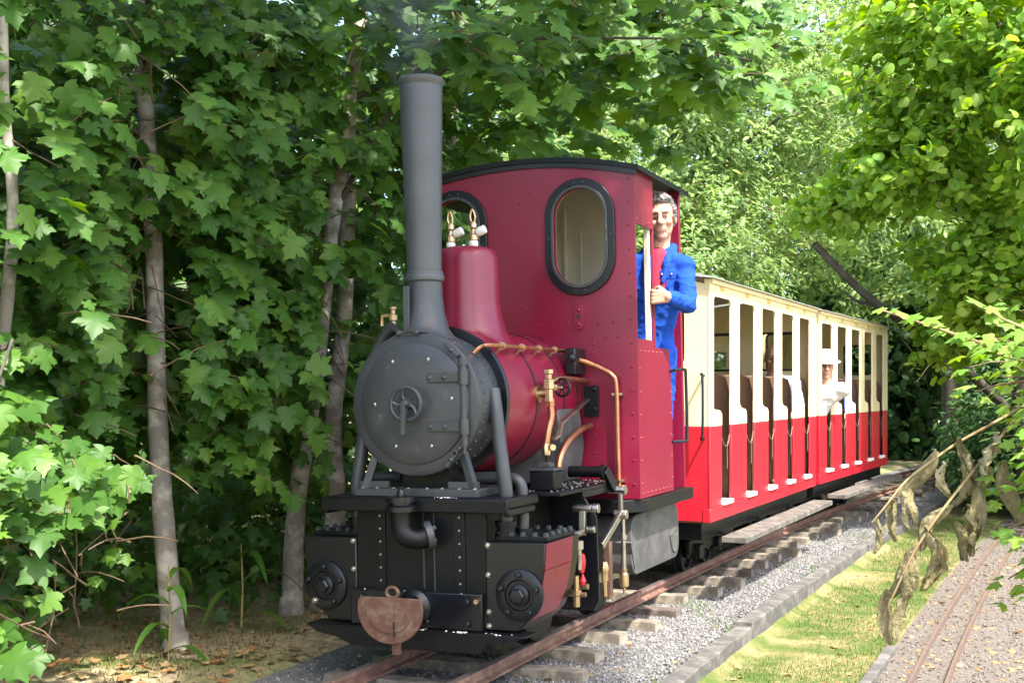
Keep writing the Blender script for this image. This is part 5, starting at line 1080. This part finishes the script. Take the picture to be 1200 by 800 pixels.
for pts in a[4]: b.tube([Vector(p + hoff) for p in pts], [.004, .003] + [.0025] * (len(pts) - 3) + [.0015], 4, cap=False)
for q in range(7):
    e = Vector((2.98 + G.uniform(-.35, .35), -1.35 + G.uniform(-.5, .5), .9)); b.tube([Vector((2.98 + G.uniform(-.1, .1), -1.35 + G.uniform(-.1, .1), -.3)) + Vector(hoff), (e + Vector((2.98, -1.35, .2))) / 2 + Vector(hoff), e + Vector(hoff)], [.02, .012, .006], 6)
b.build('stem', M['twig'], hb, smooth=60)
# two long sprigs reaching out of the hedge
for P_, nl in (([(1215, 425, 3.15), (1150, 402, 3.15), (1090, 382, 3.1), (1035, 364, 3.05)], 9), ([(1230, 395, 3.3), (1180, 376, 3.3), (1142, 356, 3.25)], 5)):
    W3 = [at(*p) for p in P_]; Q = catmull(W3, 6); sg = MB().tube([v + Vector(hoff) for v in Q], [.006, .0025], 6).build('sprig', M['greentwig'], hb, smooth=60)
    for i in range(nl * 2):
        q = Q[int(1 + (len(Q) - 2) * i / (nl * 2 - 1))]; o = bpy.data.objects.new('leaf', single('h%d' % (i % 2), MLO[i % 2], M['hedge'])); COL.objects.link(o); o.parent = sg
        n_ = np.array([[G.normal(0, .4), -.5, .8]]); t_ = np.array([[G.normal(-.2, .5), G.normal(0, .3), .55 * (1 if i % 2 else -.5) + .2]]); Bq = basis(n_, t_)[0]; s_ = G.uniform(.035, .06); v = q + Vector(hoff)
        o.matrix_local = Matrix([[*(Bq[r_] * s_), v[r_]] for r_ in range(3)] + [[0, 0, 0, 1]])
# withered branch hanging out of the hedge
wb = empty('withered_branch', at(1170, 492, 3.0)); tag(wb, 'broken branch with curled dry olive grey leaves hanging over the gravel path', 'branch'); wo_ = -wb.location
stems = [[(1195, 478, 3.05), (1165, 495, 3.0), (1120, 520, 2.97), (1085, 545, 2.95), (1060, 565, 2.93), (1040, 590, 2.92), (1022, 612, 2.92)], [(1190, 490, 3.0), (1150, 540, 2.95), (1110, 590, 2.9), (1075, 640, 2.88), (1050, 690, 2.86), (1036, 722, 2.86)]]
for P_ in stems: MB().tube(catmull([at(*p) + wo_ for p in P_], 5), [.0042, .0022], 7).build('stem', M['greentwig'], wb, smooth=60)
def curled(seed):
    rr = random.Random(seed); V = []; n, m_ = 14, 10; w0 = rr.uniform(.16, .24); curl = rr.uniform(2.4, 4.0); tw_ = rr.uniform(-1, 1)
    for i in range(n + 1):
        t_ = i / n; w = w0 * (math.sin(math.pi * min(1, t_ * .92 + .06)) ** .75) + .012
        for j in range(m_ + 1):
            s_ = 2 * j / m_ - 1; a_ = s_ * curl * .5 + tw_ * t_; rad = w * 2 / curl
            V.append((rad * math.sin(a_) + .05 * math.sin(t_ * 5 + seed), -t_ , rad * (math.cos(a_) - 1) + .06 * math.sin(t_ * 6 + seed) + rr.uniform(-.03, .03) + .022 * (j % 2) + .035 * math.sin(abs(s_) * 9 - t_ * 16)))
    F = [(i * (m_ + 1) + j, i * (m_ + 1) + j + 1, (i + 1) * (m_ + 1) + j + 1, (i + 1) * (m_ + 1) + j) for i in range(n) for j in range(m_)]
    me = bpy.data.meshes.new('leaf'); me.from_pydata(V, [], F); me.materials.append(M['deadleaf']); me.polygons.foreach_set('use_smooth', [True] * len(F)); return me
CU = [curled(i) for i in range(7)]
for i, (x, y, l, dd) in enumerate([(1098, 528, 62, 2.96), (1126, 512, 56, 2.95), (1112, 590, 58, 2.9), (1070, 560, 48, 2.93), (1078, 640, 55, 2.88), (1066, 650, 60, 2.87), (1040, 690, 58, 2.86), (1047, 585, 44, 2.92), (1028, 608, 36, 2.92), (1090, 618, 66, 2.89), (1148, 570, 80, 2.93), (1165, 505, 60, 2.97), (1155, 545, 60, 2.94), (1120, 610, 46, 2.91), (1058, 575, 40, 2.93), (1135, 530, 62, 2.95), (1105, 540, 40, 2.95), (1095, 630, 44, 2.88), (1050, 700, 44, 2.86), (1140, 590, 55, 2.92), (1062, 672, 46, 2.86), (1175, 540, 70, 2.95)]):
    o = put('leaf', CU[i % 7], wb); L_ = l / FPX * dd * 1.12; p = at(x, y, dd) + wo_
    rot = Euler((R(90) + G.normal(0, .18), G.normal(0, .25), G.uniform(0, 6.28))).to_matrix().to_4x4(); o.matrix_local = Matrix.Translation(p) @ rot @ Matrix.Scale(L_, 4)
# fallen leaves: the largest single, the rest as litter
fl_m = []
for i in range(4):
    V, F = tmpl(MAPLE_LO, .4, -.25 + .15 * i, -.2 + .1 * i, .09, 60 + i); me = bpy.data.meshes.new('fallen_leaf'); me.from_pydata(V.tolist(), [], F.tolist()); me.materials.append(M['litter']); fl_m.append(me)
rr = random.Random(5); pos = []
for i in range(620):
    if i % 3: x, y = -rr.uniform(.85, 3.0), rr.uniform(-1.2, 3.5)
    else: y = rr.uniform(0, 6); x = rr.choice((rr.uniform(1.9, 2.9), rr.uniform(1.1, 1.8), rr.uniform(.35, .9))) + tx(y)
    pos.append((x, y))
pos.sort(key=lambda p: (p[0] - CAM.x) ** 2 + (p[1] - CAM.y) ** 2)
vis = [p for p in pos if 0 < proj((p[0], p[1], -.1))[0] < 1200 and 0 < proj((p[0], p[1], -.1))[1] < 800]
for i, p in enumerate(vis[:90]):
    left = p[0] < 0; s_ = rr.uniform(.04, .085) if left else rr.uniform(.022, .05)
    o = put('fallen_leaf', fl_m[i % 4], None, (p[0], p[1], gz(*p) + .018), (rr.uniform(-.3, .3), rr.uniform(-.3, .3), rr.uniform(0, 6.3))); o.scale = (s_,) * 3
    g = ('dry orange brown leaf fallen on the bank under the sycamores', 'fallen leaves under the sycamores') if left else ('small dry brown leaf fallen on the gravel and grass right of the rails', 'fallen leaves right of the rails')
    tag(o, g[0], 'leaf', g[1])
rest = vis[90:] + [(-rr.uniform(.8, 3.2), rr.uniform(-1, 3.6)) for _ in range(500)] + [(rr.uniform(1.9, 2.9), rr.uniform(.2, 7)) for _ in range(420)]
Pn = np.array([(p[0], p[1], gz(*p) + .014) for p in rest]); Nn = np.array([0, 0, 1.]) + G.normal(0, .25, Pn.shape); T = G.normal(0, 1, Pn.shape) * np.array([1, 1, .1]); B = basis(Nn, T)
o = put('leaf_litter', merge('leaf_litter', [(MLO[1], Pn, B, G.uniform(.018, .055, len(Pn)))], M['litter'])); tag(o, 'thin litter of small dry brown leaves on the ground', 'leaf litter', kind='stuff')
# strap-leaved plant by the twin trunk and sapling by the straight one
for (bx, by, nl, ll, nm, lab) in ((-1.72, 1.25, 6, .42, 'strap_leaved_plant', 'green plant with long arching strap leaves left of the twin trunk'), (-1.52, .36, 7, .30, 'sapling', 'spindly sapling with a few drooping leaves at the foot of the straight trunk')):
    t = empty(nm, (bx, by, -.12)); tag(t, lab, 'plant'); MB().tube([(0, 0, 0), (.01, 0, .25), (-.01, .01, .5)], [.008, .006, .003], 6).build('stem', M['greentwig'], t)
    for i in range(nl):
        a_ = i * 2.4; z = .05 + .45 * i / nl; b = MB(); V = []; n = 8
        for k_ in range(n + 1):
            s_ = k_ / n; w = .024 * math.sin(math.pi * min(1, s_ * .9 + .1)) ** .7; px_ = ll * s_ * math.cos(a_); py_ = ll * s_ * math.sin(a_); pz = z + ll * (s_ * .8 - 1.1 * s_ * s_)
            V += [(px_ - w * math.sin(a_), py_ + w * math.cos(a_), pz), (px_, py_, pz - .006), (px_ + w * math.sin(a_), py_ - w * math.cos(a_), pz)]
        b.add(V, [(k_ * 3 + j, k_ * 3 + j + 1, k_ * 3 + j + 4, k_ * 3 + j + 3) for k_ in range(n) for j in range(2)]); b.build('leaf', M['maple'], t, smooth=60)

# faint smoke above the chimney
sm = MB().lathe([(.06, 2.79), (.12, 2.9), (.20, 3.1), (.28, 3.4), (.30, 3.8), (.2, 4.1), (.05, 4.2)], (-.03, .45, 0), (-.06, .05, 1), 20)
mv = bpy.data.materials.new('smoke'); mv.use_nodes = True; nt = mv.node_tree; nt.nodes.clear(); ov = nt.nodes.new('ShaderNodeOutputMaterial'); pv = nt.nodes.new('ShaderNodeVolumePrincipled'); pv.inputs['Color'].default_value = (.45, .47, .5, 1)
tc = nt.nodes.new('ShaderNodeTexCoord'); nz = nt.nodes.new('ShaderNodeTexNoise'); nz.inputs['Scale'].default_value = 6; nz.inputs['Detail'].default_value = 3; mr = nt.nodes.new('ShaderNodeMapRange'); mr.inputs[1].default_value = .42; mr.inputs[2].default_value = .72; mr.inputs[4].default_value = 1.5
nt.links.new(tc.outputs['Object'], nz.inputs['Vector']); nt.links.new(nz.outputs['Fac'], mr.inputs[0]); nt.links.new(mr.outputs[0], pv.inputs['Density']); nt.links.new(pv.outputs[0], ov.inputs['Volume'])
tag(sm.build('smoke', mv), 'faint grey smoke rising from the locomotive chimney', 'smoke', kind='stuff')
